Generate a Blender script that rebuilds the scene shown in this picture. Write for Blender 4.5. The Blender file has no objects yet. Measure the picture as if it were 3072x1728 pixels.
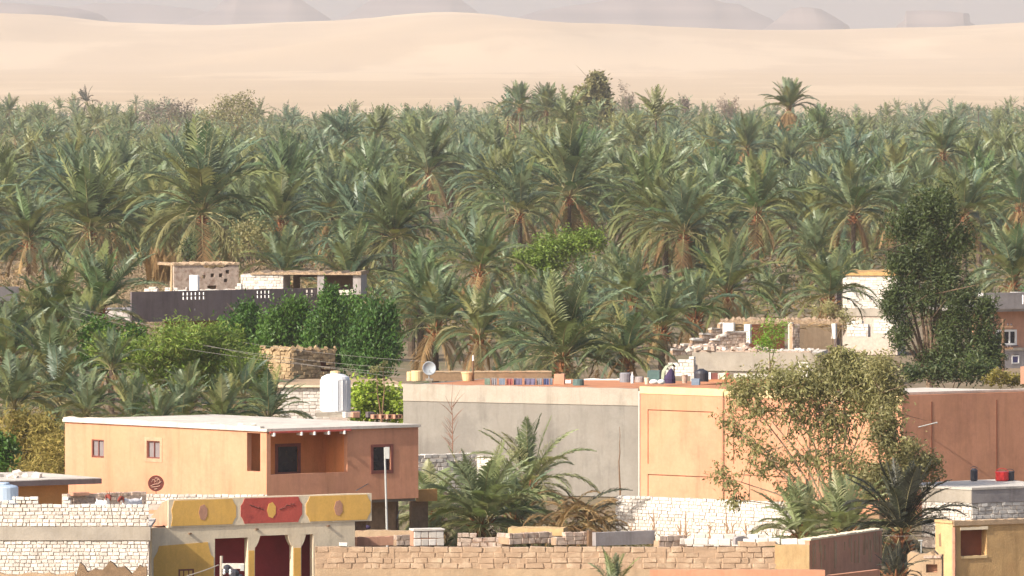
import bpy, bmesh, math, random
import numpy as np
from mathutils import Vector, Matrix

R = math.radians
scene = bpy.context.scene
col = scene.collection
random.seed(7)

# ------------------------------------------------------------------ camera
F, PX0, HY, CH = 26000.0, 1536.0, 80.0, 20.5      # focal length in photo pixels, image centre, eye-level row, camera height
cam = bpy.data.cameras.new('camera')
cam.sensor_width = 36.0
cam.lens = 36.0 * F / 3072.0
cam.shift_y = -(864.0 - HY) / 3072.0
cam.clip_start, cam.clip_end = 1.0, 60000.0
camo = bpy.data.objects.new('camera', cam)
camo.location = (0, 0, CH)
camo.rotation_euler = (R(90), 0, 0)
col.objects.link(camo)
scene.camera = camo

# ------------------------------------------------------------------ sky and sun
SUN_AZ, SUN_EL = (-0.77, -0.638), R(35)             # horizontal direction towards the sun, elevation
world = bpy.data.worlds.new('World')
scene.world = world
world.use_nodes = True
wn = world.node_tree
wn.nodes.clear()
wo = wn.nodes.new('ShaderNodeOutputWorld')
wb = wn.nodes.new('ShaderNodeBackground')
ws = wn.nodes.new('ShaderNodeTexSky')
ws.sky_type = 'NISHITA'
ws.sun_disc = False
ws.sun_elevation = SUN_EL
ws.sun_rotation = math.atan2(SUN_AZ[0], SUN_AZ[1])
ws.dust_density = 3.5
ws.air_density = 0.75
ws.ozone_density = 0.4
wb.inputs['Strength'].default_value = 0.15
wn.links.new(ws.outputs[0], wb.inputs[0])
wn.links.new(wb.outputs[0], wo.inputs[0])
sun = bpy.data.lights.new('sun', 'SUN')
sun.energy = 4.6
sun.angle = R(0.5)
sun.color = (1.0, 0.93, 0.83)
suno = bpy.data.objects.new('sun', sun)
_d = Vector((SUN_AZ[0] * math.cos(SUN_EL), SUN_AZ[1] * math.cos(SUN_EL), math.sin(SUN_EL)))
suno.rotation_euler = _d.to_track_quat('Z', 'Y').to_euler()
suno.location = (-200, 100, 200)
col.objects.link(suno)

scene.view_settings.view_transform = 'Standard'
scene.view_settings.look = 'None'
scene.view_settings.gamma = 1.0
scene.view_settings.use_curve_mapping = False
scene.view_settings.exposure = 0.47
scene.cycles.max_bounces = 6
scene.cycles.volume_bounces = 1
scene.cycles.use_denoising = True
scene.cycles.transparent_max_bounces = 8

# ------------------------------------------------------------------ helpers
def at(px, py, s):
    return Vector(((px - PX0) / s, F / s, CH - (py - HY) / s))

def interp(x, pts):
    if x <= pts[0][0]: return pts[0][1]
    for (a, b), (c, d) in zip(pts, pts[1:]):
        if x <= c: return b + (d - b) * (x - a) / (c - a)
    return pts[-1][1]

GZ = [(0, 0), (703, 0), (812, -1), (1083, -3.5), (1560, -7.5), (2080, -10.8), (2600, -14.0), (3000, -15.0)]
def gz(y): return interp(y, GZ)

class Fr:                                           # a wall frame: x along the wall, y away from the viewer, z up
    def __init__(self, px, s, ang, z=0.0):
        p = at(px, 0, s)
        self.O = Vector((p.x, p.y, z)); self.a = R(ang); self.c = math.cos(self.a); self.s = math.sin(self.a)
    def lx(self, px, y=0.0):
        u = (px - PX0) / F
        return (u * (self.O.y + y * self.c) - self.O.x + y * self.s) / (self.c - u * self.s)
    def lz(self, py, x=0.0, y=0.0):
        wy = self.O.y + x * self.s + y * self.c
        return CH - (py - HY) * wy / F - self.O.z
    def p(self, px, py, y=0.0):
        x = self.lx(px, y)
        return (x, self.lz(py, x, y))
    def w(self, x, y, z=0.0):
        return Vector((self.O.x + x * self.c - y * self.s, self.O.y + x * self.s + y * self.c, self.O.z + z))

class MB:
    def __init__(self): self.v = []; self.f = []; self.m = []; self.mi = 0
    def add(self, vs, fs):
        o = len(self.v); self.v += [tuple(q) for q in vs]
        for f in fs: self.f.append([o + i for i in f]); self.m.append(self.mi)
    def box(self, x0, x1, y0, y1, z0, z1, j=0.0):
        g = lambda: random.uniform(-j, j) if j else 0
        vs = [(x + g(), y + g(), z + g()) for z in (z0, z1) for y in (y0, y1) for x in (x0, x1)]
        self.add(vs, [(0, 2, 3, 1), (4, 5, 7, 6), (0, 1, 5, 4), (2, 6, 7, 3), (0, 4, 6, 2), (1, 3, 7, 5)])
        return self
    def prism(self, pts, y0, y1):                   # polygon in x,z pushed along y
        n = len(pts)
        a = sum(p[0] * q[1] - q[0] * p[1] for p, q in zip(pts, pts[1:] + pts[:1]))
        if a < 0: pts = pts[::-1]
        vs = [(x, y0, z) for x, z in pts] + [(x, y1, z) for x, z in pts]
        self.add(vs, [tuple(range(n)), tuple(range(2 * n - 1, n - 1, -1))] + [(i, i + n, (i + 1) % n + n, (i + 1) % n) for i in range(n)])
        return self
    def slab(self, pts, z0, z1):                    # polygon in x,y pushed along z
        n = len(pts)
        a = sum(p[0] * q[1] - q[0] * p[1] for p, q in zip(pts, pts[1:] + pts[:1]))
        if a < 0: pts = pts[::-1]
        vs = [(x, y, z0) for x, y in pts] + [(x, y, z1) for x, y in pts]
        self.add(vs, [tuple(range(n - 1, -1, -1)), tuple(range(n, 2 * n))] + [(i, (i + 1) % n, (i + 1) % n + n, i + n) for i in range(n)])
        return self
    def tube(self, pts, rs, n=6, cap=True):
        pts = [Vector(p) for p in pts]; o = len(self.v); k = len(pts)
        for i, p in enumerate(pts):
            t = (pts[min(i + 1, k - 1)] - pts[max(i - 1, 0)]).normalized()
            u = t.cross(Vector((0, 0, 1)) if abs(t.z) < .9 else Vector((1, 0, 0))).normalized(); w = t.cross(u)
            for a in range(n):
                q = 2 * math.pi * a / n
                self.v.append(tuple(p + (u * math.cos(q) + w * math.sin(q)) * rs[i]))
        for i in range(k - 1):
            for a in range(n):
                b = (a + 1) % n
                self.f.append([o + i * n + a, o + i * n + b, o + (i + 1) * n + b, o + (i + 1) * n + a]); self.m.append(self.mi)
        if cap:
            self.f.append([o + a for a in range(n)][::-1]); self.m.append(self.mi)
            self.f.append([o + (k - 1) * n + a for a in range(n)]); self.m.append(self.mi)
        return self
    def lathe(self, prof, n=20, cx=0.0, cy=0.0):
        return self.tube_rings([(cx, cy, z, r) for r, z in prof], n)
    def tube_rings(self, rings, n):
        o = len(self.v); k = len(rings)
        for x, y, z, r in rings:
            for a in range(n): self.v.append((x + r * math.cos(2 * math.pi * a / n), y + r * math.sin(2 * math.pi * a / n), z))
        for i in range(k - 1):
            for a in range(n):
                b = (a + 1) % n
                self.f.append([o + i * n + a, o + i * n + b, o + (i + 1) * n + b, o + (i + 1) * n + a]); self.m.append(self.mi)
        self.f.append([o + a for a in range(n)][::-1]); self.m.append(self.mi)
        self.f.append([o + (k - 1) * n + a for a in range(n)]); self.m.append(self.mi)
        return self
    def wall(self, x0, x1, z0, z1, y0, y1, holes=(), jit=0.0, step=0.0, top=None):
        xs = sorted({x0, x1} | {h for q in holes for h in q[:2] if x0 < h < x1})
        if step:
            ex = []
            for a, b in zip(xs, xs[1:]):
                k = max(1, int((b - a) / step)); ex += [a + (b - a) * i / k for i in range(k)]
            xs = ex + [x1]
        zs = sorted({z0, z1} | {h for q in holes for h in q[2:] if z0 < h < z1})
        nx, nz = len(xs) - 1, len(zs) - 1
        def solid(i, k):
            if not (0 <= i < nx and 0 <= k < nz): return False
            cx, cz = (xs[i] + xs[i + 1]) / 2, (zs[k] + zs[k + 1]) / 2
            return not any(h[0] < cx < h[1] and h[2] < cz < h[3] for h in holes)
        tj = [random.uniform(-jit, jit) for _ in xs]
        idx = {}
        def V(i, k, b):
            q = (i, k, b)
            if q not in idx:
                z = zs[k]
                if k == nz: z += tj[i] + (top(xs[i]) if top else 0)
                idx[q] = len(self.v); self.v.append((xs[i], y1 if b else y0, z))
            return idx[q]
        def Q(*q): self.f.append(list(q)); self.m.append(self.mi)
        for i in range(nx):
            for k in range(nz):
                if not solid(i, k): continue
                Q(V(i, k, 0), V(i + 1, k, 0), V(i + 1, k + 1, 0), V(i, k + 1, 0))
                Q(V(i + 1, k, 1), V(i, k, 1), V(i, k + 1, 1), V(i + 1, k + 1, 1))
                if not solid(i - 1, k): Q(V(i, k, 1), V(i, k, 0), V(i, k + 1, 0), V(i, k + 1, 1))
                if not solid(i + 1, k): Q(V(i + 1, k, 0), V(i + 1, k, 1), V(i + 1, k + 1, 1), V(i + 1, k + 1, 0))
                if not solid(i, k - 1): Q(V(i, k, 1), V(i + 1, k, 1), V(i + 1, k, 0), V(i, k, 0))
                if not solid(i, k + 1): Q(V(i, k + 1, 0), V(i + 1, k + 1, 0), V(i + 1, k + 1, 1), V(i, k + 1, 1))
        return self
    def mesh(self, name, mats, smooth=False):
        me = bpy.data.meshes.new(name); me.from_pydata(self.v, [], self.f)
        for m in (mats if isinstance(mats, (list, tuple)) else [mats]): me.materials.append(M[m])
        if any(self.m): me.polygons.foreach_set('material_index', self.m)
        if smooth: me.polygons.foreach_set('use_smooth', [True] * len(self.f))
        me.update(); return me
    def build(self, name, mats, parent=None, smooth=False, fr=None, root=None):
        return link(name, self.mesh(name, mats, smooth), parent, fr=fr, root=root)

def link(name, data, parent=None, loc=None, rot=None, sc=None, fr=None, root=None):
    o = bpy.data.objects.new(name, data); col.objects.link(o)
    if parent is not None: o.parent = parent
    if fr is not None:
        base = parent.location if parent is not None else Vector((0, 0, 0))
        o.location = fr.O - base; o.rotation_euler = (0, 0, fr.a)
    if loc is not None: o.location = loc
    if rot is not None: o.rotation_euler = rot
    if sc is not None: o.scale = sc
    return o

def tag(o, label, cat, group=None):
    o['label'] = label; o['category'] = cat
    if group: o['group'] = group
    return o
def thing(name, label, cat, loc=(0, 0, 0), rz=0.0, group=None):
    o = link(name, None, None, loc=loc, rot=(0, 0, rz)); o.empty_display_size = .2
    return tag(o, label, cat, group)
def struct(o, kind='structure'):
    o['kind'] = kind; return o

def mesh_np(name, V, Fc, mats, mi=None, tint=None):
    V = np.asarray(V, np.float32); Fc = np.asarray(Fc, np.int32); k = Fc.shape[1]
    me = bpy.data.meshes.new(name)
    me.vertices.add(len(V)); me.vertices.foreach_set('co', V.ravel())
    me.loops.add(Fc.size); me.loops.foreach_set('vertex_index', Fc.ravel())
    me.polygons.add(len(Fc)); me.polygons.foreach_set('loop_start', np.arange(0, Fc.size, k, dtype=np.int32))
    for m in (mats if isinstance(mats, (list, tuple)) else [mats]): me.materials.append(M[m])
    if mi is not None: me.polygons.foreach_set('material_index', np.asarray(mi, np.int32))
    if tint is not None:
        a = me.attributes.new('tint', 'FLOAT', 'POINT'); a.data.foreach_set('value', np.asarray(tint, np.float32))
    me.update(calc_edges=True); return me

# ------------------------------------------------------------------ materials
M = {}
def lin(c):
    f = lambda v: v / 12.92 if v <= .04045 else ((v + .055) / 1.055) ** 2.4
    return tuple(f(v / 255.0) for v in c)
def nodes(name):
    m = bpy.data.materials.new(name); m.use_nodes = True; t = m.node_tree; t.nodes.clear(); M[name] = m
    return m, t, t.nodes.new('ShaderNodeOutputMaterial')
def nd(t, typ, **kw):
    n = t.nodes.new(typ)
    for k, v in kw.items(): setattr(n, k, v)
    return n
def mix(t, fac, a, b, typ='MIX'):
    n = nd(t, 'ShaderNodeMixRGB', blend_type=typ)
    for i, v in enumerate((fac, a, b)):
        if isinstance(v, (int, float)): n.inputs[i].default_value = v
        elif isinstance(v, tuple): n.inputs[i].default_value = (*v[:3], 1)
        else: t.links.new(v, n.inputs[i])
    return n.outputs[0]
def noise(t, sc, det=4, rough=.6, vec=None, stretch=None):
    n = nd(t, 'ShaderNodeTexNoise'); n.inputs['Scale'].default_value = sc; n.inputs['Detail'].default_value = det; n.inputs['Roughness'].default_value = rough
    g = nd(t, 'ShaderNodeNewGeometry').outputs['Position']
    if stretch:
        mp = nd(t, 'ShaderNodeMapping'); mp.inputs['Scale'].default_value = stretch; t.links.new(g, mp.inputs[0]); g = mp.outputs[0]
    t.links.new(g, n.inputs['Vector']); return n.outputs['Fac']
def ramp(t, fac, lo, hi):
    n = nd(t, 'ShaderNodeMapRange'); n.inputs[1].default_value = lo; n.inputs[2].default_value = hi; t.links.new(fac, n.inputs[0]); return n.outputs[0]

def mat(name, c, var=.12, sc=3.0, rnd=0.0, rough=.9, bump=.3, stain=None, st=(.52, .72), ssc=.7, stretch=None, spec=.25, wear=0.0):
    m, t, out = nodes(name)
    a = tuple(v * (1 - var) for v in c); b = tuple(min(1, v * (1 + var)) for v in c)
    cc = mix(t, ramp(t, noise(t, sc), .3, .7), a, b)
    cc = mix(t, ramp(t, noise(t, sc * 9, 3), .35, .65), cc, mix(t, 1.0, cc, (.93, .92, .9), 'MULTIPLY'))
    if stain: cc = mix(t, ramp(t, noise(t, ssc, 5, .65, stretch=stretch), *st), cc, stain)
    if wear:
        cc = mix(t, ramp(t, noise(t, 1.3, 5, .7, stretch=(1.6, 1.6, .16)), .5, .68), cc, mix(t, 1.0, cc, (1 - wear, 1 - wear * 1.05, 1 - wear * 1.1), 'MULTIPLY'))
        cc = mix(t, ramp(t, noise(t, .35, 6, .7), .5, .6), cc, mix(t, 1.0, cc, (1 - wear * .7, 1 - wear * .7, 1 - wear * .65), 'MULTIPLY'))
    if rnd:
        r = nd(t, 'ShaderNodeObjectInfo').outputs['Random']
        cc = mix(t, r, mix(t, 1.0, cc, (1 - rnd, 1 - rnd * 1.1, 1 - rnd * 1.2), 'MULTIPLY'), cc)
    p = nd(t, 'ShaderNodeBsdfPrincipled'); t.links.new(cc, p.inputs['Base Color'])
    p.inputs['Roughness'].default_value = rough; p.inputs['Specular IOR Level'].default_value = spec
    if bump:
        bn = nd(t, 'ShaderNodeBump'); bn.inputs['Strength'].default_value = bump; bn.inputs['Distance'].default_value = .03
        t.links.new(noise(t, sc * 7, 4), bn.inputs['Height']); t.links.new(bn.outputs[0], p.inputs['Normal'])
    t.links.new(p.outputs[0], out.inputs[0]); return m

def leafmat(name, cols, tr=.25, rough=.5, spec=.35, nsc=.6):
    m, t, out = nodes(name)
    r = nd(t, 'ShaderNodeObjectInfo').outputs['Random']
    at_ = nd(t, 'ShaderNodeAttribute', attribute_name='tint')
    ad = nd(t, 'ShaderNodeMath', operation='ADD'); t.links.new(r, ad.inputs[0]); t.links.new(at_.outputs['Fac'], ad.inputs[1])
    fr_ = nd(t, 'ShaderNodeMath', operation='FRACT'); t.links.new(ad.outputs[0], fr_.inputs[0])
    cr = nd(t, 'ShaderNodeValToRGB'); t.links.new(fr_.outputs[0], cr.inputs[0])
    e = cr.color_ramp.elements
    while len(e) < len(cols): e.new(.5)
    for i, c in enumerate(cols): e[i].position = i / max(1, len(cols) - 1); e[i].color = (*c, 1)
    cc = mix(t, ramp(t, noise(t, nsc, 3), .3, .7), mix(t, 1.0, cr.outputs[0], (.72, .72, .68), 'MULTIPLY'), mix(t, 1.0, cr.outputs[0], (1.3, 1.28, 1.2), 'MULTIPLY'))
    p = nd(t, 'ShaderNodeBsdfPrincipled'); t.links.new(cc, p.inputs['Base Color']); p.inputs['Roughness'].default_value = rough
    p.inputs['Specular IOR Level'].default_value = spec
    tl = nd(t, 'ShaderNodeBsdfTranslucent'); t.links.new(mix(t, 1.0, cc, (1.1, 1.15, .7), 'MULTIPLY'), tl.inputs[0])
    ms = nd(t, 'ShaderNodeMixShader'); ms.inputs[0].default_value = tr
    t.links.new(p.outputs[0], ms.inputs[1]); t.links.new(tl.outputs[0], ms.inputs[2]); t.links.new(ms.outputs[0], out.inputs[0])

mat('limestone', (.76, .715, .65), .08, 4, .26, bump=.5, stain=(.55, .47, .37), st=(.58, .8), ssc=2.0)
mat('limestone_mortar', (.52, .43, .36), .15, 6)
mat('mud_brick', (.43, .30, .20), .08, 3, .08, bump=.6, stain=(.60, .47, .33), st=(.5, .75), ssc=1.5)
mat('mud_mortar', (.40, .275, .18), .15, 5)
mat('mud', (.44, .315, .20), .12, 3, bump=.6, stain=(.40, .26, .15), st=(.5, .75), ssc=1.2, wear=0.15)
mat('mud_ochre_shade', (.54, .35, .16), .1, 2, bump=.5, stain=(.44, .27, .12), st=(.5, .75), ssc=1.2, wear=.2)  # deeper copy of the yellow mud, shade of the right face in its colour
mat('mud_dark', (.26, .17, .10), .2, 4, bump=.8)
mat('mud_yellow', (.56, .39, .20), .1, 2.5, bump=.5, stain=(.48, .31, .14), st=(.5, .75), ssc=1.0, wear=0.15)
mat('karsheef', (.45, .33, .19), .22, 5, .2, bump=1.0, stain=(.26, .17, .10), st=(.5, .7), ssc=3)
mat('rubble', (.60, .48, .39), .2, 5, .25, bump=.9, stain=(.30, .18, .13), st=(.5, .7), ssc=3)
mat('peach', (.595, .286, .172), .07, .8, bump=.25, stain=(.525, .255, .142), st=(.45, .75), ssc=.8, stretch=(1, 1, .35), wear=0.16)
mat('peach_shade', (.62, .23, .085), .08, 1.5, bump=.2, wear=0.15)  # the same peach paint with the verandah's shade put into its colour
mat('ochre', (.78, .47, .12), .06, 1.5, bump=.2, stain=(.68, .41, .12), st=(.5, .75), ssc=1.2, wear=0.12)
mat('ochre_wall', (.46, .25, .09), .1, 1.5, bump=.3)
mat('cream', (.80, .68, .49), .06, 1.5, bump=.25, stain=(.70, .58, .40), st=(.5, .75), ssc=1.5, stretch=(1, 1, .4), wear=0.14)
mat('maroon', (.34, .045, .05), .12, 2, bump=.2)
mat('brick_red', (.52, .10, .075), .12, 2.5, bump=.3, stain=(.34, .06, .05), st=(.55, .7), ssc=3, wear=0.15)
mat('salmon', (.54, .29, .19), .08, 3, bump=.4, wear=0.2)
mat('concrete', (.255, .235, .205), .07, .9, bump=.25, stain=(.225, .20, .17), st=(.45, .7), ssc=.5, stretch=(1, 1, .3), wear=0.2)
mat('concrete_pale', (.40, .352, .29), .06, 1.5, bump=.25, stain=(.34, .29, .225), st=(.5, .75), ssc=.9, wear=0.18)
mat('plaster_grey', (.36, .325, .31), .1, 1.5, bump=.3, stain=(.27, .245, .24), st=(.5, .75), ssc=.8, wear=0.2)
mat('plaster_dark', (.155, .125, .125), .12, 1.2, bump=.25, stain=(.11, .09, .10), st=(.5, .75), ssc=.6, wear=0.2)
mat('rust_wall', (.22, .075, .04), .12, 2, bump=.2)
mat('roof_white', (.60, .55, .48), .07, 2, bump=.4, stain=(.55, .48, .40), st=(.55, .8), ssc=1.0, wear=0.22)
mat('roof_red', (.50, .22, .11), .12, 2, bump=.4, stain=(.40, .18, .10), st=(.5, .75), ssc=1.0, wear=0.2)
mat('white_paint', (.80, .79, .76), .04, 3, bump=.1, rough=.6)
mat('white_plastic', (.70, .70, .70), .03, 2, bump=0, rough=.4, spec=.5, stain=(.66, .62, .55), st=(.6, .85), ssc=3, stretch=(1, 1, .2))
mat('blue_plastic', (.40, .49, .60), .06, 2, bump=0, rough=.45, spec=.5)
mat('black_plastic', (.035, .035, .045), .1, 2, bump=0, rough=.5, spec=.4)
mat('navy_cloth', (.05, .035, .08), .2, 6)
mat('blue_cloth', (.07, .09, .19), .15, 6)
mat('pale_blue_cloth', (.19, .235, .30), .15, 6)
mat('purple_cloth', (.13, .12, .19), .15, 6)
mat('red_cloth', (.26, .09, .085), .15, 6)
mat('green_cloth', (.17, .24, .19), .15, 6)
mat('teal_plastic', (.09, .15, .14), .15, 6, rough=.5)
mat('olive_cloth', (.33, .36, .25), .15, 4)
mat('grey_cloth', (.22, .22, .24), .15, 5)
mat('red_plastic', (.50, .02, .02), .1, 3, bump=0, rough=.4, spec=.5)
mat('buff', (.68, .50, .27), .08, 3)
mat('grey_metal', (.38, .41, .43), .08, 4, bump=0, rough=.5, spec=.5)
mat('pole_metal', (.42, .43, .41), .08, 4, bump=0, rough=.5, spec=.4)
mat('wood', (.20, .12, .07), .2, 6, bump=.5)
mat('wood_pale', (.46, .34, .20), .2, 6, bump=.5)
mat('window_frame', (.20, .07, .055), .15, 5, bump=.2)
mat('shutter', (.22, .19, .19), .1, 4, bump=.2)
mat('pane_dark', (.018, .014, .018), .2, 4, bump=0, rough=.25, spec=.5)
mat('window_blue', (.10, .09, .20), .1, 4, bump=.1)
mat('thatch', (.36, .25, .16), .35, 8, bump=1.0, stain=(.55, .42, .27), st=(.5, .65), ssc=6)
mat('thatch_ochre', (.56, .34, .14), .25, 8, bump=1.0)
mat('wire', (.26, .24, .22), .05, 3, bump=0)
mat('sign_brown', (.14, .04, .03), .2, 6, bump=.2, rough=.6)
mat('sign_stroke', (.46, .27, .20), .15, 6, bump=.1)
mat('goat_white', (.80, .76, .74), .06, 12, bump=.4)
mat('goat_brown', (.22, .05, .035), .15, 12, bump=.4)
mat('bark', (.19, .13, .085), .25, 8, bump=1.0)
mat('bark_pale', (.32, .25, .17), .25, 8, bump=1.0)
mat('palm_bark', (.12, .088, .062), .3, 9, bump=1.2)
mat('palm_fibre', (.31, .135, .06), .3, 9, .25, bump=1.2)
mat('petiole', (.36, .32, .16), .2, 4, .3, bump=0, rough=.5)
mat('twig', (.28, .15, .10), .2, 6, bump=0)
mat('dry_stem', (.36, .22, .13), .2, 6, bump=0)
leafmat('palm_leaf', [lin((92, 108, 84)), lin((110, 120, 76)), lin((124, 124, 78)), lin((86, 110, 72)), lin((118, 130, 100)), lin((90, 112, 94)), lin((108, 114, 70)), lin((96, 114, 90))], tr=.18, rough=.43, spec=.42, nsc=.35)
leafmat('palm_front', [lin((142, 148, 112)), lin((128, 140, 98)), lin((152, 150, 112)), lin((134, 146, 116))], tr=.28, rough=.45, spec=.4)
leafmat('palm_old', [lin((128, 126, 86)), lin((116, 120, 78)), lin((142, 134, 98)), lin((110, 116, 76))], tr=.2, rough=.5, spec=.3)
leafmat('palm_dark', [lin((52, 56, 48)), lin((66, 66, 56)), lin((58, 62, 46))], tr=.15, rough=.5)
leafmat('palm_dry', [lin((146, 118, 84)), lin((164, 138, 100)), lin((126, 98, 70))], tr=.2, rough=.7, spec=.2)
leafmat('leaf_bright', [lin((62, 96, 34)), lin((78, 108, 40)), lin((56, 90, 38)), lin((90, 116, 46))], tr=.2)
leafmat('leaf_lime', [lin((120, 150, 46)), lin((98, 136, 40)), lin((142, 156, 58)), lin((110, 140, 52))], tr=.28)
leafmat('leaf_thicket', [lin((118, 144, 52)), lin((98, 128, 46)), lin((140, 150, 66)), lin((92, 118, 52)), lin((130, 138, 68))], tr=.28)
leafmat('leaf_bush', [lin((96, 122, 44)), lin((82, 112, 40)), lin((112, 130, 54)), lin((72, 100, 42))], tr=.25)
leafmat('leaf_dark', [lin((54, 70, 36)), lin((72, 84, 44)), lin((48, 64, 36)), lin((84, 90, 52))], tr=.12)
leafmat('leaf_olive', [lin((126, 124, 84)), lin((140, 134, 92)), lin((114, 116, 76)), lin((134, 126, 84))], tr=.25)
leafmat('leaf_eucalyptus', [lin((146, 142, 98)), lin((158, 150, 106)), lin((132, 132, 88)), lin((150, 140, 94))], tr=.28)
leafmat('leaf_rust', [lin((134, 118, 56)), lin((118, 110, 50)), lin((144, 122, 64))], tr=.3)
leafmat('leaf_grey', [lin((122, 110, 102)), lin((132, 116, 104)), lin((116, 108, 98))], tr=.2)
leafmat('brush_straw', [lin((168, 146, 92)), lin((150, 136, 80)), lin((134, 128, 70)), lin((160, 134, 92))], tr=.25, rough=.8, spec=.1)
leafmat('brush_pink', [lin((160, 140, 120)), lin((148, 130, 110)), lin((142, 126, 100))], tr=.2, rough=.85, spec=.08)
leafmat('brush_dry', [lin((140, 114, 88)), lin((118, 98, 66)), lin((100, 94, 56)), lin((78, 84, 46)), lin((92, 92, 54))], tr=.2, rough=.8, spec=.1, nsc=.15)

def groundmat(name, c0, c1, c2, sc1, sc2):
    m, t, out = nodes(name)
    cc = mix(t, ramp(t, noise(t, sc1, 6), .38, .62), c0, c1)
    cc = mix(t, ramp(t, noise(t, sc2, 5), .5, .68), cc, c2)
    p = nd(t, 'ShaderNodeBsdfPrincipled'); t.links.new(cc, p.inputs['Base Color']); p.inputs['Roughness'].default_value = .95; p.inputs['Specular IOR Level'].default_value = .1
    t.links.new(p.outputs[0], out.inputs[0])
groundmat('soil', (.24, .18, .12), (.18, .14, .085), (.13, .12, .065), .25, .06)
def sandmat():
    m, t, out = nodes('sand')
    cc = mix(t, ramp(t, noise(t, .004, 6), .38, .62), (.44, .33, .21), (.42, .315, .20))
    cc = mix(t, ramp(t, noise(t, .9, 4, .55, stretch=(.0035, .0012, .02)), .5, .56), cc, (.49, .375, .245))
    cc = mix(t, ramp(t, noise(t, .9, 5, .6, stretch=(.012, .0016, .01)), .52, .66), cc, (.41, .305, .195))
    p = nd(t, 'ShaderNodeBsdfPrincipled'); t.links.new(cc, p.inputs['Base Color']); p.inputs['Roughness'].default_value = .95; p.inputs['Specular IOR Level'].default_value = .1
    t.links.new(p.outputs[0], out.inputs[0])
sandmat()
def stratamat():
    m, t, out = nodes('mesa_rock')
    n = noise(t, 1.0, 4, .6, stretch=(.0004, .0004, .07))
    cc = mix(t, ramp(t, n, .4, .6), (.06, .05, .052), (.12, .098, .092))
    p = nd(t, 'ShaderNodeBsdfPrincipled'); t.links.new(cc, p.inputs['Base Color']); p.inputs['Roughness'].default_value = .95; p.inputs['Specular IOR Level'].default_value = .1
    t.links.new(p.outputs[0], out.inputs[0])
stratamat()

# ------------------------------------------------------------------ terrain
def sheet(name, m, ys, us, zf):
    V = [(u * max(y, 60.0), y, zf(u * max(y, 60.0), y)) for y in ys for u in us]
    n = len(us)
    Fc = [(j * n + i, j * n + i + 1, (j + 1) * n + i + 1, (j + 1) * n + i) for j in range(len(ys) - 1) for i in range(n - 1)]
    me = mesh_np(name, V, Fc, m); me.polygons.foreach_set('use_smooth', [True] * len(Fc))
    return struct(link(name, me))
def wav(x, y): return .5 * math.sin(x * .021 + y * .004) + .35 * math.sin(x * .008 - y * .011 + 2) + .3 * math.sin(x * .045 + y * .03)
ys = [-80 + i * 20 for i in range(20)] + [330 + i * 15 for i in range(60)] + [1240 + i * 35 for i in range(42)]
us = [-.25 + .5 * i / 60 for i in range(61)]
sheet('ground', 'soil', ys, us, lambda x, y: gz(y) - .04 + (.5 * wav(x, y) if y > 760 else 0) - (.5 if y > 2650 else 0))

CREST = [(-1500, 46), (-300, 36), (0, 40), (150, 46), (330, 68), (640, 72), (860, 66), (1000, 62), (1130, 52), (1210, 42), (1330, 36), (1450, 44), (1560, 58),
         (1700, 74), (1950, 88), (2300, 88), (2600, 86), (2850, 84), (2980, 74), (3072, 68), (3400, 60), (4600, 70)]
def smooth(a, b, x):
    t = min(1, max(0, (x - a) / (b - a))); return t * t * (3 - 2 * t)
def gauss(x, c, w): return math.exp(-((x - c) / w) ** 2)
def desert(x, y):
    c = PX0 + x * 2.89
    crest = CH - (interp(c, CREST) - HY) / 2.89
    t = smooth(6900, 9000, y)
    z = -15.5 + (crest + 15.5) * (t if y <= 9000 else 1)
    if y > 9000: z += (6 - z) * smooth(9000, 10500, y)
    # a broad pale dune in front of the others, its sharp left edge running obliquely back
    e = (x + 330) - .16 * (y - 7250)
    front = smooth(7050, 7500, y)
    z += 15.0 * smooth(0, 170, e) * (1 - smooth(250, 620, e)) * front * (1 - smooth(8000, 8900, y))
    z += 8.0 * gauss(x, 20, 70) * smooth(7150, 7600, y) * (1 - smooth(7600, 8300, y))
    z += 9.0 * smooth(300, 430, x) * smooth(7700, 8000, y) * (1 - smooth(8050, 8900, y))
    z += 7.0 * gauss(x, -520, 130) * smooth(7400, 7800, y) * (1 - smooth(7900, 8700, y))
    z += .8 * math.sin(x * .012 + y * .003) * smooth(6500, 7500, y) + .5 * math.sin(x * .03 - y * .004) * smooth(6500, 7200, y)
    z += 1.5 * math.sin(y * .0021 + x * .0013) * smooth(3400, 4200, y) * (1 - smooth(6300, 7000, y))
    return z
ys = [2600 + i * 150 for i in range(28)] + [6800 + i * 45 for i in range(60)] + [9500 + i * 350 for i in range(15)]
us = [-.25 + .5 * i / 220 for i in range(221)]
sheet('desert_dunes', 'sand', ys, us, desert)

def mesa(label, prof, s, depth, seed):
    rng = random.Random(seed)
    Y0 = F / s; xs = []; c0, c1 = prof[0][0], prof[-1][0]; n = 90; k = 26
    V = []; base = -4.0
    for j in range(k + 1):
        t = -1 + 2 * j / k
        for i in range(n + 1):
            c = c0 + (c1 - c0) * i / n
            h = CH - (interp(c, prof) - HY) / s - base
            sh = min(1.0, (1 - abs(t)) * 2.6); sh = sh ** .75
            st = math.floor(sh * 5) / 5; sh = .55 * sh + .45 * min(1, st + .12 * (sh * 5 % 1))
            wob = 1.0
            V.append(((c - PX0) / s + depth * .05 * math.sin(t * 3 + seed), Y0 + depth * t + 8 * math.sin(c * .03 + seed), base + max(0, h) * sh * wob))
    Fc = [(j * (n + 1) + i, j * (n + 1) + i + 1, (j + 1) * (n + 1) + i + 1, (j + 1) * (n + 1) + i) for j in range(k) for i in range(n)]
    o = struct(link('mesa', mesh_np('mesa', V, Fc, 'mesa_rock'))); o['label'] = label
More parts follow.
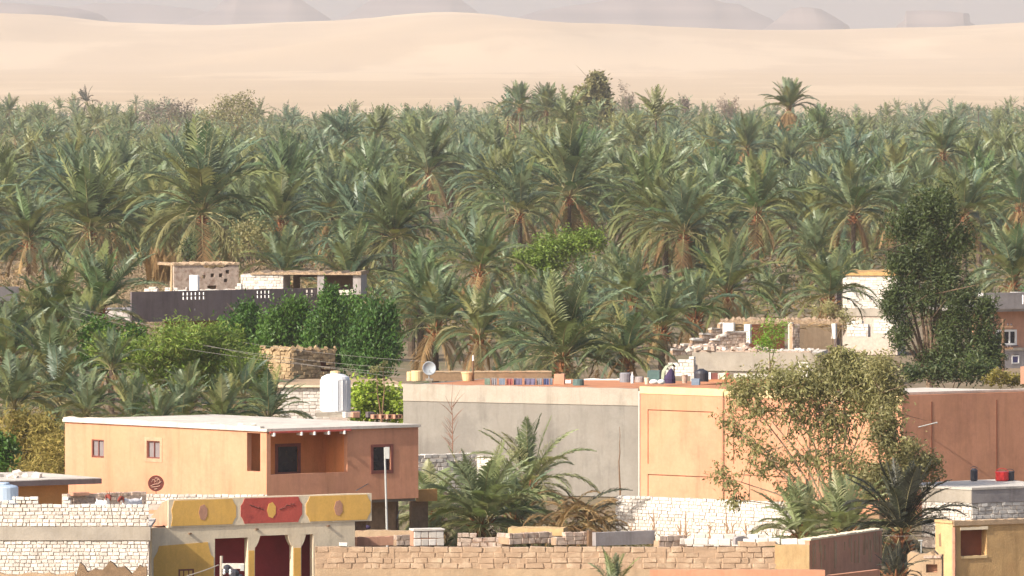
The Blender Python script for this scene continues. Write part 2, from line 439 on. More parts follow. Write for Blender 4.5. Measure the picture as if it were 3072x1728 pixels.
mesa('low dark ridge at the far left', [(-700, 60), (-300, 12), (0, 8), (120, 16), (210, 26), (270, 42), (320, 78)], 2.25, 220, 1)
mesa('long pale plateau behind the ridge', [(60, 80), (160, 30), (300, 10), (420, 12), (560, 26), (640, 44), (760, 80)], 1.85, 260, 2)
mesa('tall hill with a flat top beyond the dunes', [(480, 92), (590, 52), (660, 26), (700, -14), (860, -20), (905, 14), (975, 60), (1010, 92)], 2.0, 260, 3)
mesa('broad hill behind the highest dune', [(960, 92), (1060, 48), (1120, 10), (1170, -22), (1330, -26), (1372, 6), (1440, 56), (1480, 92)], 1.95, 260, 4)
mesa('long stepped plateau in the middle', [(1460, 92), (1570, 56), (1640, 34), (1720, 20), (1800, 10), (1880, -6), (2010, -12), (2120, -6), (2160, 8), (2210, 14), (2250, 34), (2300, 56), (2360, 96)], 2.05, 300, 5)
mesa('small cone shaped hill', [(2290, 100), (2345, 58), (2380, 30), (2412, 21), (2450, 26), (2490, 48), (2535, 76), (2550, 100)], 2.2, 160, 6)
mesa('flat topped rock with steep sides', [(2680, 100), (2700, 72), (2718, 62), (2722, 33), (2800, 31), (2896, 40), (2899, 52), (2886, 60), (2915, 74), (2930, 100)], 2.2, 130, 7)

# ------------------------------------------------------------------ bricks
def brick_meshes(m):
    out = []
    rng = random.Random(m)
    for k in range(6):
        bm = bmesh.new(); bmesh.ops.create_cube(bm, size=1.0)
        for v in bm.verts: v.co += Vector([rng.uniform(-.045, .045) for _ in range(3)])
        bmesh.ops.bevel(bm, geom=[e for e in bm.edges if all(f.normal.y < .5 for f in e.link_faces)], offset=.05, segments=1, affect='EDGES')
        me = bpy.data.meshes.new('brick'); bm.to_mesh(me); bm.free(); me.materials.append(M[m]); out.append(me)
    return out
BR = {}
def bricks(part, m, x0, x1, z0, z1, y, bl, bh, dp=.14, gap=.025, budget=None, top=None, skip=0.0, jz=.012, fr=None):
    """courses of separate bricks on the face of a wall part (its core lies 3 cm behind their faces)"""
    if m not in BR: BR[m] = brick_meshes(m)
    rest = MB(); n = max(1, round((z1 - z0) / bh)); h = (z1 - z0) / n
    for r in range(n):
        x = x0 - random.uniform(0, bl * .8)
        while x < x1:
            l = bl * random.choice((.55, .8, 1, 1, 1.15, 1.35)); a, b = max(x, x0), min(x + l, x1); x += l
            if b - a < .05: continue
            zc = z0 + (r + .5) * h + random.uniform(-jz, jz)
            if top and zc > top((a + b) / 2): continue
            if random.random() < skip: continue
            pr = random.uniform(-.012, .02)
            if budget is None or budget[0] > 0:
                if budget: budget[0] -= 1
                link('brick', random.choice(BR[m]), part, loc=((a + b) / 2, y + dp / 2 - pr, zc), rot=(random.uniform(-.03, .03), random.uniform(-.05, .05), random.uniform(-.04, .04)),
                     sc=(b - a - gap, dp, h - gap))
            else:
                rest.box(a + gap / 2, b - gap / 2, y - pr, y + dp, zc - h / 2 + gap / 2, zc + h / 2 - gap / 2, .008)
    if rest.v:
        struct(rest.build('brick_courses', m, part), 'stuff')

def stones(part, m, x0, x1, y0, y1, z, n, size, seed=0):     # loose stones lying along a wall top
    rng = random.Random(seed)
    if m not in BR: BR[m] = brick_meshes(m)
    for i in range(n):
        s = size * rng.uniform(.6, 1.4)
        link('stone', rng.choice(BR[m]), part, loc=(rng.uniform(x0, x1), rng.uniform(y0, y1), z + s * .3), rot=(rng.uniform(-.4, .4), rng.uniform(-.4, .4), rng.uniform(0, 3)), sc=(s * 1.3, s, s * .7))

def root_at(fr, name, label, cat, group=None):
    return thing(name, label, cat, fr.O, 0.0, group)

def window(parent, fr, px0, px1, py0, py1, frame_m='window_frame', pane_m='pane_dark', y=-.02, t=.05, panes=1, surround=None, name='window', sill=None):
    x0, z1 = fr.p(px0, py0); x1, z0 = fr.p(px1, py1)
    f = MB(); w = t
    f.box(x0, x0 + w, y, y + .1, z0, z1).box(x1 - w, x1, y, y + .1, z0, z1).box(x0 + w, x1 - w, y, y + .1, z1 - w, z1).box(x0 + w, x1 - w, y, y + .1, z0, z0 + w)
    for i in range(1, panes):
        xm = x0 + (x1 - x0) * i / panes; f.box(xm - w / 3, xm + w / 3, y, y + .1, z0 + w, z1 - w)
    wo_ = f.build(name, frame_m, parent, fr=fr)
    for i in range(panes):
        a = x0 + w + (x1 - x0 - 2 * w) * i / panes; b = x0 + w + (x1 - x0 - 2 * w) * (i + 1) / panes
        MB().box(a + .012, b - .012, y + .05, y + .075, z0 + w - .005, z1 - w + .005).build('pane', pane_m, wo_)
    if surround:
        MB().wall(x0 - surround[1], x1 + surround[1], z0 - surround[1] * 1.1, z1 + surround[1] * 1.1, -.018, .03, [(x0 - .004, x1 + .004, z0 - .004, z1 + .004)]).build('surround', surround[0], wo_)
    if sill:
        MB().box(x0 - .06, x1 + .06, y - .08, y, z0 - .07, z0 - .004).build('sill', sill, wo_)
    return wo_

# ------------------------------------------------------------------ white stone house, lower left
fr = Fr(-60, 85, 0)
h = root_at(fr, 'stone_house', 'house of pale limestone blocks with a grey concrete band, lower left corner', 'house')
x1 = fr.lx(447); Z = fr.lz; bud = [300]
w_ = MB().box(0, x1, .03, .5, 0, Z(1621)).build('wall', 'limestone_mortar', h, fr=fr)
bricks(w_, 'limestone', 0, x1, Z(1735), Z(1622), 0, .22, .128, budget=bud)
MB().wall(0, x1 + .05, Z(1621) + .002, Z(1580), -.05, .5, step=.5).build('concrete_band', 'concrete_pale', h, fr=fr)
MB().box(0, x1 + .02, .502, 5.5, Z(1590), Z(1581)).build('roof', 'roof_white', h, fr=fr)
w_ = MB().wall(0, x1 - .03, Z(1580) + .003, Z(1522), .03, .30).build('parapet', 'limestone_mortar', h, fr=fr)
bud = [300]
ptop = lambda x: (Z(1490) if (fr.lx(40) < x < fr.lx(122) or fr.lx(183) < x < fr.lx(213)) else (Z(1500) if fr.lx(-60) < x < fr.lx(122) else Z(1516)))
bricks(w_, 'limestone', 0, x1, Z(1579), Z(1490), 0, .23, .132, dp=.3, budget=bud, top=ptop)

fr = Fr(195, 90, 0)
h = root_at(fr, 'mud_wall', 'broken brown mud wall at the bottom edge in front of the white stone house', 'wall')
x1 = fr.lx(440)
tp = lambda x: .12 * math.sin(x * 5) + .1 * math.sin(x * 13 + 1) - (.35 if x < .4 else 0)
MB().wall(0, x1, 0, fr.lz(1703), 0, .5, step=.12, jit=.04, top=tp).build('wall', 'mud_dark', h, fr=fr)
fr = Fr(-80, 91, 0)
h = root_at(fr, 'mud_wall', 'low tan mud ledge along the bottom edge below the white stone house', 'wall')
MB().wall(0, fr.lx(225), 0, fr.lz(1722), 0, .5, step=.2, jit=.05).build('wall', 'mud', h, fr=fr)

# shaded rubble wall behind the parapet
fr = Fr(200, 82.5, 32)
h = root_at(fr, 'rubble_wall', 'shaded pinkish rubble wall on the flat roof behind the two goats', 'wall')
x1 = fr.lx(440)
w_ = MB().wall(0, x1, 2.5, fr.lz(1484), .03, .35, step=.2, jit=.03).build('wall', 'rubble', h, fr=fr)
bricks(w_, 'rubble', 0, x1, fr.lz(1520), fr.lz(1482), 0, .26, .15, budget=[120], skip=.12)
MB().box(fr.lx(210), fr.lx(258), -.25, .1, fr.lz(1487) + .0, fr.lz(1478)).build('lintel_board', 'salmon', h, fr=fr)

# house with slab roof, far lower left
fr = Fr(-40, 80, 32)
h = root_at(fr, 'slab_roof_house', 'ochre house with a projecting white slab roof at the left edge', 'house')
MB().wall(0, fr.lx(205), 0, fr.lz(1456), 0, .3, step=.8).build('wall', 'ochre_wall', h, fr=fr)
MB().box(fr.lx(205) - .3, fr.lx(205) - .002, .302, 4.5, 0, fr.lz(1456)).build('side_wall', 'peach', h, fr=fr)
xr = fr.lx(300, -.5)
sl = MB().wall(-1, xr, fr.lz(1458), fr.lz(1441), -.6, 4.8, step=.7, jit=.012).build('roof', 'roof_white', h, fr=fr)
MB().wall(-1, xr + .004, fr.lz(1459), fr.lz(1441) - .03, -.63, -.603, step=.5, jit=.01).build('edge_shade', 'plaster_dark', sl)  # dark strip paints the shade along the slab's front edge
stones(sl, 'limestone', fr.lx(0), fr.lx(150), .6, 3.2, fr.lz(1441), 22, .2, 5)

def barrel_tank(name, label, px, py0, py1, wpx, s, m, cat='tank', ribs=True, n=24, dome=.16, dy=0.0):
    p = at(px, py1, s); hh = (py1 - py0) / s; r = wpx / s / 2
    t = thing(name, label, cat, (p.x, p.y + dy, p.z))
    prof = [(r * .96, 0), (r, .03)]
    if ribs:
        k = 5
        for i in range(k):
            z = .05 + (hh * .82 - .05) * i / k; dz = hh * .82 / k
            prof += [(r, z), (r, z + dz * .62), (r * .965, z + dz * .7), (r * .965, z + dz * .82), (r, z + dz * .9)]
    prof += [(r, hh * .84), (r * .93, hh * .9), (r * .55, hh * .97), (r * .34, hh * .975), (r * .34, hh)]
    MB().lathe(prof, n).build('body', m, t, smooth=False)
    return t
t = barrel_tank('water_tank', 'pale blue plastic water tank on the roof at the left edge', 12, 1452, 1514, 86, 83.8, 'blue_plastic', 'tank', ribs=False)
MB().lathe([(.2, .735), (.2, .78), (.16, .80)], 16).build('lid', 'blue_plastic', t)

# ------------------------------------------------------------------ goats
def fused(name, tubes, m, parent, voxel=.02):
    b = MB()
    for pts, rs in tubes: b.tube(pts, rs, 10)
    o = b.build(name, m, parent)
    r = o.modifiers.new('remesh', 'REMESH'); r.mode = 'VOXEL'; r.voxel_size = voxel; r.use_smooth_shade = True
    return o
def goat(label, loc, rz, headup):
    g = thing('goat', label, 'goat', loc, rz)
    hz = .74 if headup else .64; hx = .42 if headup else .46
    T = [([(-.46, 0, .5), (-.38, 0, .5), (-.25, 0, .48), (0, 0, .46), (.18, 0, .48), (.28, 0, .5), (.34, 0, .52)], [.04, .11, .15, .155, .15, .12, .05]),
         ([(.2, 0, .48), (.3, 0, .58), (hx - .03, 0, hz - .04), (hx, 0, hz)], [.1, .085, .06, .05]), ([(-.44, 0, .54), (-.5, 0, .6), (-.52, 0, .66)], [.03, .025, .012])]
    for sx, hind in ((.22, 0), (-.3, 1)):
        for sy in (-.085, .085):
            if hind: T.append(([(sx + .03, sy, .46), (sx + .05, sy, .34), (sx - .06, sy, .21), (sx - .02, sy, .0)], [.09, .06, .03, .024]))
            else: T.append(([(sx, sy, .46), (sx, sy, .34), (sx, sy, .2), (sx + .01, sy, .0)], [.07, .045, .03, .024]))
    fused('body', T, 'goat_white', g)
    hd = fused('head', [([(hx - .04, 0, hz - .01), (hx + .02, 0, hz + .03), (hx + .08, 0, hz + .02), (hx + .16, 0, hz - .03), (hx + .2, 0, hz - .05)], [.055, .068, .06, .04, .026])], 'goat_brown', g, .012)
    for sy in (-1, 1):
        MB().prism([(hx + .0, hz + .05), (hx + .05, hz + .05), (hx + .035, hz - .1), (hx - .0, hz - .1)], sy * .066, sy * .084).build('ear', 'goat_brown', hd)
        MB().tube([(hx + .05, sy * .025, hz + .07), (hx + .02, sy * .035, hz + .14), (hx - .04, sy * .045, hz + .18)], [.014, .011, .004], 5).build('horn', 'wood', hd)
    return g
for px_, s_, lb, rz, up in ((309, 84.3, 'white goat with brown head raised, looking right over the parapet', R(-68), True), (394, 84.0, 'white goat with brown head turned left, beside the rubble wall', R(238), False)):
    p = at(px_, 0, s_); g = goat(lb, (p.x, p.y, 2.845), rz, up); g.scale = (1.28, 1.28, 1.28)

# ------------------------------------------------------------------ yellow and red painted house
fr = Fr(505, 83.5, 31)
h = root_at(fr, 'painted_house', 'cream house with yellow and red painted panels and arched openings', 'house')
xe = fr.lx(1115); zp0 = fr.lz(1583); zp1 = fr.lz(1499)
par = MB().wall(0, xe, zp0, zp1, 0, .22, step=.8, jit=.008).build('parapet', 'cream', h, fr=fr)
def notched(f, px0, px1, py0, py1, cut, y=0.0):
    (a, t_), (b, b_) = f.p(px0, py0), f.p(px1, py1)
    c = cut
    return [(a + c, b_), (b - c, b_), (b - c * .55, b_ + c * .9), (b, b_ + c * 1.5), (b, t_ - c * 1.5), (b - c * .55, t_ - c * .9), (b - c, t_), (a + c, t_), (a + c * .55, t_ - c * .9), (a, t_ - c * 1.5), (a, b_ + c * 1.5), (a + c * .55, b_ + c * .9)]
def oval(f, px, py, rx, ry, k=14):
    x, z = f.p(px, py); s = F / (f.O.y + x * f.s)
    return [(x + rx / s / f.c * math.cos(2 * math.pi * i / k), z + ry / s * math.sin(2 * math.pi * i / k) * (1.12 if i % 2 else .95)) for i in range(k)]
def zline(px): return -29 * (px - 505) / 610.0           # how far the parapet lines rise on the photo towards the right
for (a, b, m, mm) in ((510, 708, 'ochre', 'salmon'), (722, 906, 'brick_red', 'ochre'), (918, 1112, 'ochre', 'salmon')):
    (xa, _), (xb, _) = fr.p(a, 0), fr.p(b, 0)
    z0 = zp0 + .05; z1 = zp1 - .04; c = .16
    if a == 510: pts = [(xa + .04, z0), (xb - c, z0), (xb - c * .5, z0 + c), (xb, z0 + c * 1.6), (xb, z1 - c * 1.6), (xb - c * .5, z1 - c), (xb - c, z1), (xa + .18, z1), (xa + .06, z1 - .35), (xa + .1, z0 + .3)]
    else: pts = [(xa + c, z0), (xb - c, z0), (xb - c * .55, z0 + c), (xb, z0 + c * 1.7), (xb, z1 - c * 1.7), (xb - c * .55, z1 - c), (xb - c, z1), (xa + c, z1), (xa + c * .55, z1 - c), (xa, z1 - c * 1.7), (xa, z0 + c * 1.7), (xa + c * .55, z0 + c)]
    pn = MB().prism(pts, -.014, .01).build('painted_panel', m, par)
    pc = (a + b) / 2; zc = (z0 + z1) / 2; xc = fr.lx(pc)
    MB().prism([(xc + .17 * (1 + .12 * (i % 2)) * math.cos(i * math.pi / 7), zc + .27 * (1 + .1 * (i % 2)) * math.sin(i * math.pi / 7)) for i in range(14)], -.024, -.012).build('medallion', mm, pn)
    if m == 'brick_red':
        sk = MB(); rng = random.Random(3)
        for sgn in (-1, 1):
            for q in range(5):
                x = xc + sgn * (.32 + q * .12); sk.tube([(x, -.018, zc + .02 + .05 * q * (.6 if sgn < 0 else 1)), (x + sgn * .07, -.018, zc + .08 + rng.uniform(-.05, .06) + .03 * q), (x + sgn * .13, -.018, zc + .06 + .04 * q)], [.012, .022, .012], 5)
        sk.build('painted_strokes', 'window_frame', pn)
# lower facade with openings onto a red porch
xa, xb = fr.lx(457), fr.lx(1066); zt = zp0 - .003
H = lambda px0, px1, py0: (fr.lx(px0), fr.lx(px1), -1, fr.lz(py0, fr.lx(px0)))
doors = [H(646, 745, 1616), H(766, 880, 1608), H(905, 941, 1604)]
fac = MB().wall(xa, xb, 0, zt, .03, .28, doors, step=.8).build('facade', 'cream', h, fr=fr)
rp = MB().wall(xa + .1, xb - .1, 0, zt - .02, 1.3, 1.45).build('porch_wall', 'maroon', h, fr=fr)
MB().box(xa + .1, xb - .1, .282, 1.298, zt - .12, zt - .03).build('porch_ceiling', 'cream', h, fr=fr)
for hx0, hx1, _, hz in doors[1:]:
    w = min(.22, (hx1 - hx0) * .4)
    for e, sg in ((hx0, 1), (hx1, -1)):
        if hx0 > doors[1][1] and sg < 0: continue
        MB().prism([(e - sg * .004, hz + .004), (e + sg * w, hz + .004), (e + sg * w * .8, hz - .14), (e + sg * w * .62, hz - .24), (e + sg * w * .3, hz - .36), (e - sg * .004, hz - .44)], .034, .27).build('corbel', 'cream', fac)
for a, b in ((746, 765), (881, 904)):
    x0, x1 = fr.lx(a), fr.lx(b); MB().box(x0 + .015, x1 - .015, .012, .029, 0, fr.lz(1652 if a < 800 else 1644, x0)).build('pilaster', 'ochre', fac)
z0 = .2; (pa, pz), (pb, _) = fr.p(462, 1637), fr.p(642, 1637)
yp = MB().prism([(pa, z0), (pb, z0), (pb, pz - .5), (pb - .12, pz - .4), (pb - .2, pz - .12), (pb - .24, pz + .06), (pa + .22, pz - .02), (pa + .16, pz - .22), (pa + .03, pz - .42), (pa, pz - .5)], .014, .029).build('painted_panel', 'ochre', fac)
wv = window(h, Fr(505, 83.5, 31), 536, 582, 1708, 1750, 'window_frame', 'buff', y=.005, t=.06, panes=3)
for a, b in ((570, 1600), (770, 1587), (985, 1577)):
    x, z = fr.p(a, b); MB().box(x - .05, x + .05, -.06, .03, z - .03, z + .02).build('drain_spout', 'wood', fac)
# left return of the parapet
f2 = Fr(505, 83.5, -50)
px = lambda a, b: f2.p(a, b)
MB().prism([px(447, 1577), px(503, 1577), px(503, 1500), px(488, 1506), px(464, 1538), px(452, 1550)], .004, .25).build('parapet_return', 'salmon', h, fr=f2)
MB().slab([tuple(fr.w(a, b).xy - h.location.xy) for a, b in ((0, .225), (xe, .225), (xe, 5), (0, 5))], zp0 + .05, zp0 + .2).build('roof', 'roof_white', h)
MB().box(fr.lx(1066) + .002, xe - .06, .3, 3, zp0 - .35, zp0 - .003).build('eave_beam', 'wood', h, fr=fr)

fr = Fr(424, 81, -4)
h = root_at(fr, 'block_wall', 'low course of white blocks on the roof behind the painted parapet', 'wall')
x1 = fr.lx(802)
w_ = MB().box(0, x1, .03, .25, 2.6, fr.lz(1487)).build('wall', 'limestone_mortar', h, fr=fr)
bricks(w_, 'limestone', 0, x1, fr.lz(1512), fr.lz(1482), 0, .2, .125, dp=.22, budget=[120])

# utility pole in front of the painted house
p = at(664, 1728, 92)
u = thing('utility_pole', 'pale utility pole with dark junction boxes in front of the red door', 'pole', (p.x, p.y, 0))
zz = lambda py: CH - (py - HY) / 92
MB().tube([(0, 0, 0), (0, 0, 1), (.005, 0, zz(1668))], [.085, .075, .05], 8).build('pole', 'concrete_pale', u)
MB().box(.02, .75, -.05, .05, zz(1706), zz(1690)).build('crossarm', 'roof_white', u)
MB().box(.62, .74, -.1, .1, zz(1712), zz(1694)).build('bracket', 'pole_metal', u)
for x, z, r in ((.19, zz(1704), .12), (.42, zz(1722), .17), (.6, zz(1730), .1)):
    MB().lathe([(r * .8, z - r * 1.3), (r, z - r), (r, z + r * .4), (r * .7, z + r * .8), (r * .2, z + r)], 10, x, -.1).build('junction_box', 'black_plastic', u)
for x in (.1, .3): MB().lathe([(.03, zz(1722)), (.05, zz(1718)), (.03, zz(1714)), (.045, zz(1710)), (.02, zz(1706))], 8, x, -.2).build('insulator', 'white_paint', u)

# ------------------------------------------------------------------ peach corner house
fR = Fr(800, 80, 34); fL = Fr(800, 80, -46)
h = root_at(fR, 'corner_house', 'peach plastered corner house with a shaded verandah and flat white roof', 'house')
zt = fR.lz(1296)
xl = fL.lx(195); xr = fR.lx(1255)
# left, sunlit face
vo = (fL.lx(741), fL.lx(781), fL.lz(1414, fL.lx(760)), zt - .06)
wins = [(fL.lx(a), fL.lx(b), fL.lz(d, fL.lx(a)), fL.lz(c, fL.lx(a))) for a, b, c, d in ((275, 312, 1318, 1372), (441, 480, 1322, 1376))]
wl = MB().wall(xl, -.02, 0, zt, 0, .22, wins + [vo], step=.6, jit=.01).build('sunlit_wall', 'peach', h, fr=fL)
for i, (a, b, c, d) in enumerate(((275, 312, 1318, 1372), (441, 480, 1322, 1376))):
    window(h, fL, a, b, c, d, 'window_frame', 'shutter', y=.03, t=.045, panes=2, surround=('mud', .13) if i else None)
# right, shaded face
zf = 2.62
big = (fR.lx(812), fR.lx(1042), fR.lz(1421, fR.lx(900)), zt - .07)
wn_ = (fR.lx(1119), fR.lx(1172), fR.lz(1411, fR.lx(1140)), fR.lz(1341, fR.lx(1140)))
wr = MB().wall(0, xr, zf, zt, .0, .22, [big, wn_], step=.8, jit=.008).build('shaded_wall', 'peach', h, fr=fR)
MB().wall(.8, xr - .3, 0, zf - .02, 1.1, 1.3).build('ground_floor_wall', 'mud_dark', h, fr=fR)  # dark colour stands in for shade under the overhanging floor
MB().box(0, xr, .222, 4, zf - .12, zf + .03).build('floor_slab', 'concrete', h, fr=fR)
vy = 1.5; vx = big[1]
wd = (fR.lx(833, vy), fR.lx(893, vy), fR.lz(1418, 1, vy), fR.lz(1342, 1, vy))
MB().wall(-.18, vx + .3, zf, zt - .1, vy, vy + .2, [wd]).build('verandah_back_wall', 'peach_shade', h, fr=fR)
MB().box(vx + .002, vx + .2, .222, vy - .002, zf, zt - .1).build('verandah_end_wall', 'peach_shade', h, fr=fR)
MB().box(.25, vx, .23, vy - .01, zf + .05, big[2] - .2).build('verandah_floor', 'concrete', h, fr=fR)
dw = MB().wall(wd[0] - .12, wd[1] + .12, wd[2] - .1, wd[3] + .12, vy - .03, vy + .06, [wd]).build('verandah_window', 'window_frame', h, fr=fR)
MB().box(wd[0], wd[1], vy + .04, vy + .06, wd[2], wd[3]).build('pane', 'pane_dark', dw)
w2 = MB().wall(wn_[0] - .1, wn_[1] + .1, wn_[2] - .12, wn_[3] + .1, -.03, .05, [wn_]).build('side_window', 'window_frame', h, fr=fR)
MB().box(wn_[0], wn_[1], .08, .1, wn_[2], wn_[3]).build('pane', 'pane_dark', w2)
A = Vector((0, 0)); Bv = (fL.w(xl, 0) - h.location).xy; Rv = (fR.w(xr, 0) - h.location).xy
n1 = Vector((-fL.s * -1, -fL.c)) * .0
rp = [A + Vector((.0, -.12)), Rv + Vector((.1, -.05)), Rv + Bv, Bv + Vector((-.1, -.03))]
rf = MB().slab([tuple(q) for q in rp], zt + .012, zt + .12).build('roof', 'roof_white', h)
MB().box(big[0] - .1, big[1] + .1, -.14, -.02, zt - .05, zt + .02).build('roof_edge', 'brick_red', h, fr=fR)
for q in (816, 898, 937, 980, 1027):
    x = fR.lx(q); MB().box(x - .03, x + .03, -.2, .15, zt - .16, zt - .03).build('joist_end', 'white_paint', h, fr=fR)
pk = MB().wall(xl - .05, -.3, zt + .121, zt + .2, -.05, .16, step=.35, jit=.03).build('roof_kerb', 'roof_white', h, fr=fL)
stones(pk, 'limestone', fL.lx(560), fL.lx(790), .2, .6, zt + .12, 7, .16, 8)
# tank on the roof
t = barrel_tank('water_tank', 'tall white ribbed plastic water tank on the peach house roof', 1006, 1132, 1248, 88, 77.6, 'white_plastic', ribs=False)
t.location.z = zt + .32
bs = MB().box(-.75, .95, -.7, .75, -.195, -.005, .02).build('plinth', 'concrete_pale', t)
MB().lathe([(.18, 1.49), (.2, 1.5), (.2, 1.56), (.05, 1.58)], 12).build('lid', 'buff', t)
for k in range(18):
    a = k * math.pi / 9
    MB().tube([(.57 * math.cos(a), .57 * math.sin(a), .08), (.57 * math.cos(a), .57 * math.sin(a), 1.22)], [.022, .022], 4).build('rib', 'white_plastic', t)
rng = random.Random(2)
def hollow_brick(label, px, py, s, rz):
    p = at(px, py, s); b = thing('hollow_brick', label, 'brick', p, rz, 'bricks stacked on the corner house roof')
    MB().wall(-.18, .18, 0, .16, -.1, .1, [(-.13, -.02, .03, .13), (.02, .13, .03, .13)]).build('body', 'salmon', b)
    return b
for i, q in enumerate((1128, 1150, 1171, 1192)):
    o = hollow_brick('%s red hollow brick of the row on the peach roof, from the left' % ('first', 'second', 'third', 'last')[i], q, 1262, 78, R(34)); o.location.z = zt + .125
for i, q in enumerate((1042, 1066, 1110)):
    p = at(q, 1262, 77.8); b = tag(link('block', brick_meshes(('limestone', 'salmon', 'plaster_dark')[i])[0], None, loc=(p.x, p.y, zt + .125 + .11), rot=(0, 0, R(30)), sc=(.3, .2, .22)), ('pale block lying beside the white roof tank', 'reddish block lying on the roof right of the tank', 'dark block on the roof beside the hollow bricks')[i], 'block')
# small lean wall at the right end of the house
fr = Fr(1170, 78, 34)
h2 = root_at(fr, 'yard_wall', 'short ochre wall jutting out at the right end of the peach house', 'wall')
MB().wall(fr.lx(1256), fr.lx(1312), fr.lz(1508), fr.lz(1472), 0, .2).build('wall', 'ochre_wall', h2, fr=fr)
MB().wall(fr.lx(1258), fr.lx(1306), 0, fr.lz(1508) - .003, .5, .7).build('base', 'mud_dark', h2, fr=fr)

# round sign on a stem
p = at(468, 1450, 80.5)
g = thing('round_sign', 'round dark red sign with pale strokes on a thin stem before the peach wall', 'sign', (p.x, p.y, 2.7))
zc = p.z - 2.7; r = 24 / 80.5
MB().prism([(r * math.cos(i * math.pi / 14), zc + r * math.sin(i * math.pi / 14)) for i in range(28)], -.02, .02).build('disc', 'sign_brown', g)
MB().tube([(0, .03, 0), (0, .03, zc - r * .6)], [.018, .018], 6).build('stem', 'wood', g)
for pts in ([(-.2, -.1), (-.05, -.03), (.08, -.02), (.2, .07)], [(-.17, -.14), (0, -.13), (.15, -.09)], [(-.16, .05), (-.12, .14), (-.04, .13), (-.05, .04), (.02, .1)], [(.04, .03), (.06, .13), (.13, .15), (.15, .08), (.1, .03)], [(-.04, .19), (.05, .2), (.1, .16)], [(-.06, -.22), (.05, -.2)]):
    MB().tube([(x, -.028, zc + z) for x, z in pts], [.02] * len(pts), 5).build('painted_stroke', 'sign_stroke', g)

# ------------------------------------------------------------------ lamp post and dark post beside the peach house
p = at(1158, 1600, 79.5)
u = thing('antenna_mast', 'slim white mast with a small white box at its top', 'mast', (p.x, p.y, 0))
q = lambda py: CH - (py - HY) / 79.5
MB().tube([(.06, 0, 0), (.04, 0, q(1600)), (-.05, 0, q(1342))], [.045, .045, .035], 8).build('pole', 'pole_metal', u)
MB().box(-.03, .13, -.06, .06, q(1376), q(1341)).build('box', 'pole_metal', u)
p = at(1190, 1560, 78)
u = thing('street_lamp', 'dark wooden post with a lamp arm reaching right in front of the shaded wall', 'street lamp', (p.x, p.y, 0))
q = lambda py: CH - (py - HY) / 78
MB().tube([(0, 0, 0), (-.02, 0, q(1398))], [.09, .07], 8).build('post', 'wood', u)
MB().tube([(-.1, 0, q(1385)), (.3, 0, q(1391)), (.55, 0, q(1400))], [.025, .025, .02], 6).build('arm', 'pole_metal', u)
MB().tube([(.36, 0, q(1394)), (.5, 0, q(1398)), (.72, 0, q(1408))], [.05, .07, .03], 8).build('lamp_head', 'pole_metal', u)
for a, b, c, d in ((.05, 1450, .08, 1500), (.12, 1530, -.02, 1560)):
    MB().tube([(a, -.06, q(b)), (c, -.06, q(d))], [.02, .02], 5).build('conduit', 'pole_metal', u)
for a, b in ((.28, 1442), (-.5, 1478)): MB().lathe([(.03, q(b + 7)), (.05, q(b)), (.02, q(b - 6))], 8, a, -.05).build('insulator', 'white_paint', u)
MB().tube([(-.5, -.05, q(1480)), (0, -.05, q(1490))], [.015, .015], 5).build('bracket', 'wood', u)

# ------------------------------------------------------------------ shaded block wall behind the front palms
fr = Fr(1246, 74, 34)
h = root_at(fr, 'block_wall', 'shaded grey block wall with a sunlit top behind the palms', 'wall')
x1 = fr.lx(1430)
w_ = MB().box(0, x1, .03, .3, 0, fr.lz(1366)).build('wall', 'rubble', h, fr=fr)
bricks(w_, 'limestone', 0, x1, fr.lz(1480), fr.lz(1364), 0, .34, .18, dp=.3, budget=[200], skip=.04)
fr = Fr(1430, 74, -30)
h = root_at(fr, 'block_wall', 'sunlit stub of white blocks behind the tall front palm', 'wall')
x1 = fr.lx(1482)
w_ = MB().box(0, x1, .03, .3, 0, fr.lz(1376)).build('wall', 'limestone_mortar', h, fr=fr)
bricks(w_, 'limestone', 0, x1, fr.lz(1480), fr.lz(1366), 0, .34, .18, dp=.3, budget=[100])

# ------------------------------------------------------------------ grey concrete building
fr = Fr(1210, 68, -26)
h = root_at(fr, 'concrete_building', 'plain grey rendered building with a paler top band', 'building')
xe = fr.lx(1916); zt = fr.lz(1152)
MB().wall(0, xe, 0, zt - .74, 0, .3, step=.9).build('wall', 'concrete', h, fr=fr)
MB().wall(0, xe, zt - .739, zt, -.035, .3, step=.5, jit=.02).build('top_band', 'concrete_pale', h, fr=fr)
MB().box(0, .25, .302, 9.5, 0, zt - .05).build('side_wall', 'concrete', h, fr=fr)
MB().wall(xe + .005, xe + .06, 0, zt - .1, -.04, .3, step=.05).build('corner_strip', 'roof_white', h, fr=fr)
MB().slab([(0, .302), (xe, .302), (xe, 9.5), (0, 9.5)], zt - .2, zt - .06).build('roof', 'roof_red', h, fr=fr)
crack = [(1322, 1160), (1326, 1185), (1323, 1215), (1325, 1260)]
GREY = (fr, zt)
# earth wall along the back of the roof
f3 = Fr(1225, 66.6, 0)
hb = root_at(f3, 'roof_wall', 'long low brown mud wall on the roof behind the washing', 'wall')
MB().wall(f3.lx(1262), f3.lx(1655), fr.lz(1165), f3.lz(1118), 0, .3, step=.25, jit=.03).build('wall', 'mud_dark', hb, fr=f3)
MB().wall(f3.lx(1262), f3.lx(1655), f3.lz(1117), f3.lz(1113), -.03, .33, step=.25, jit=.02).build('coping', 'mud', hb, fr=f3)

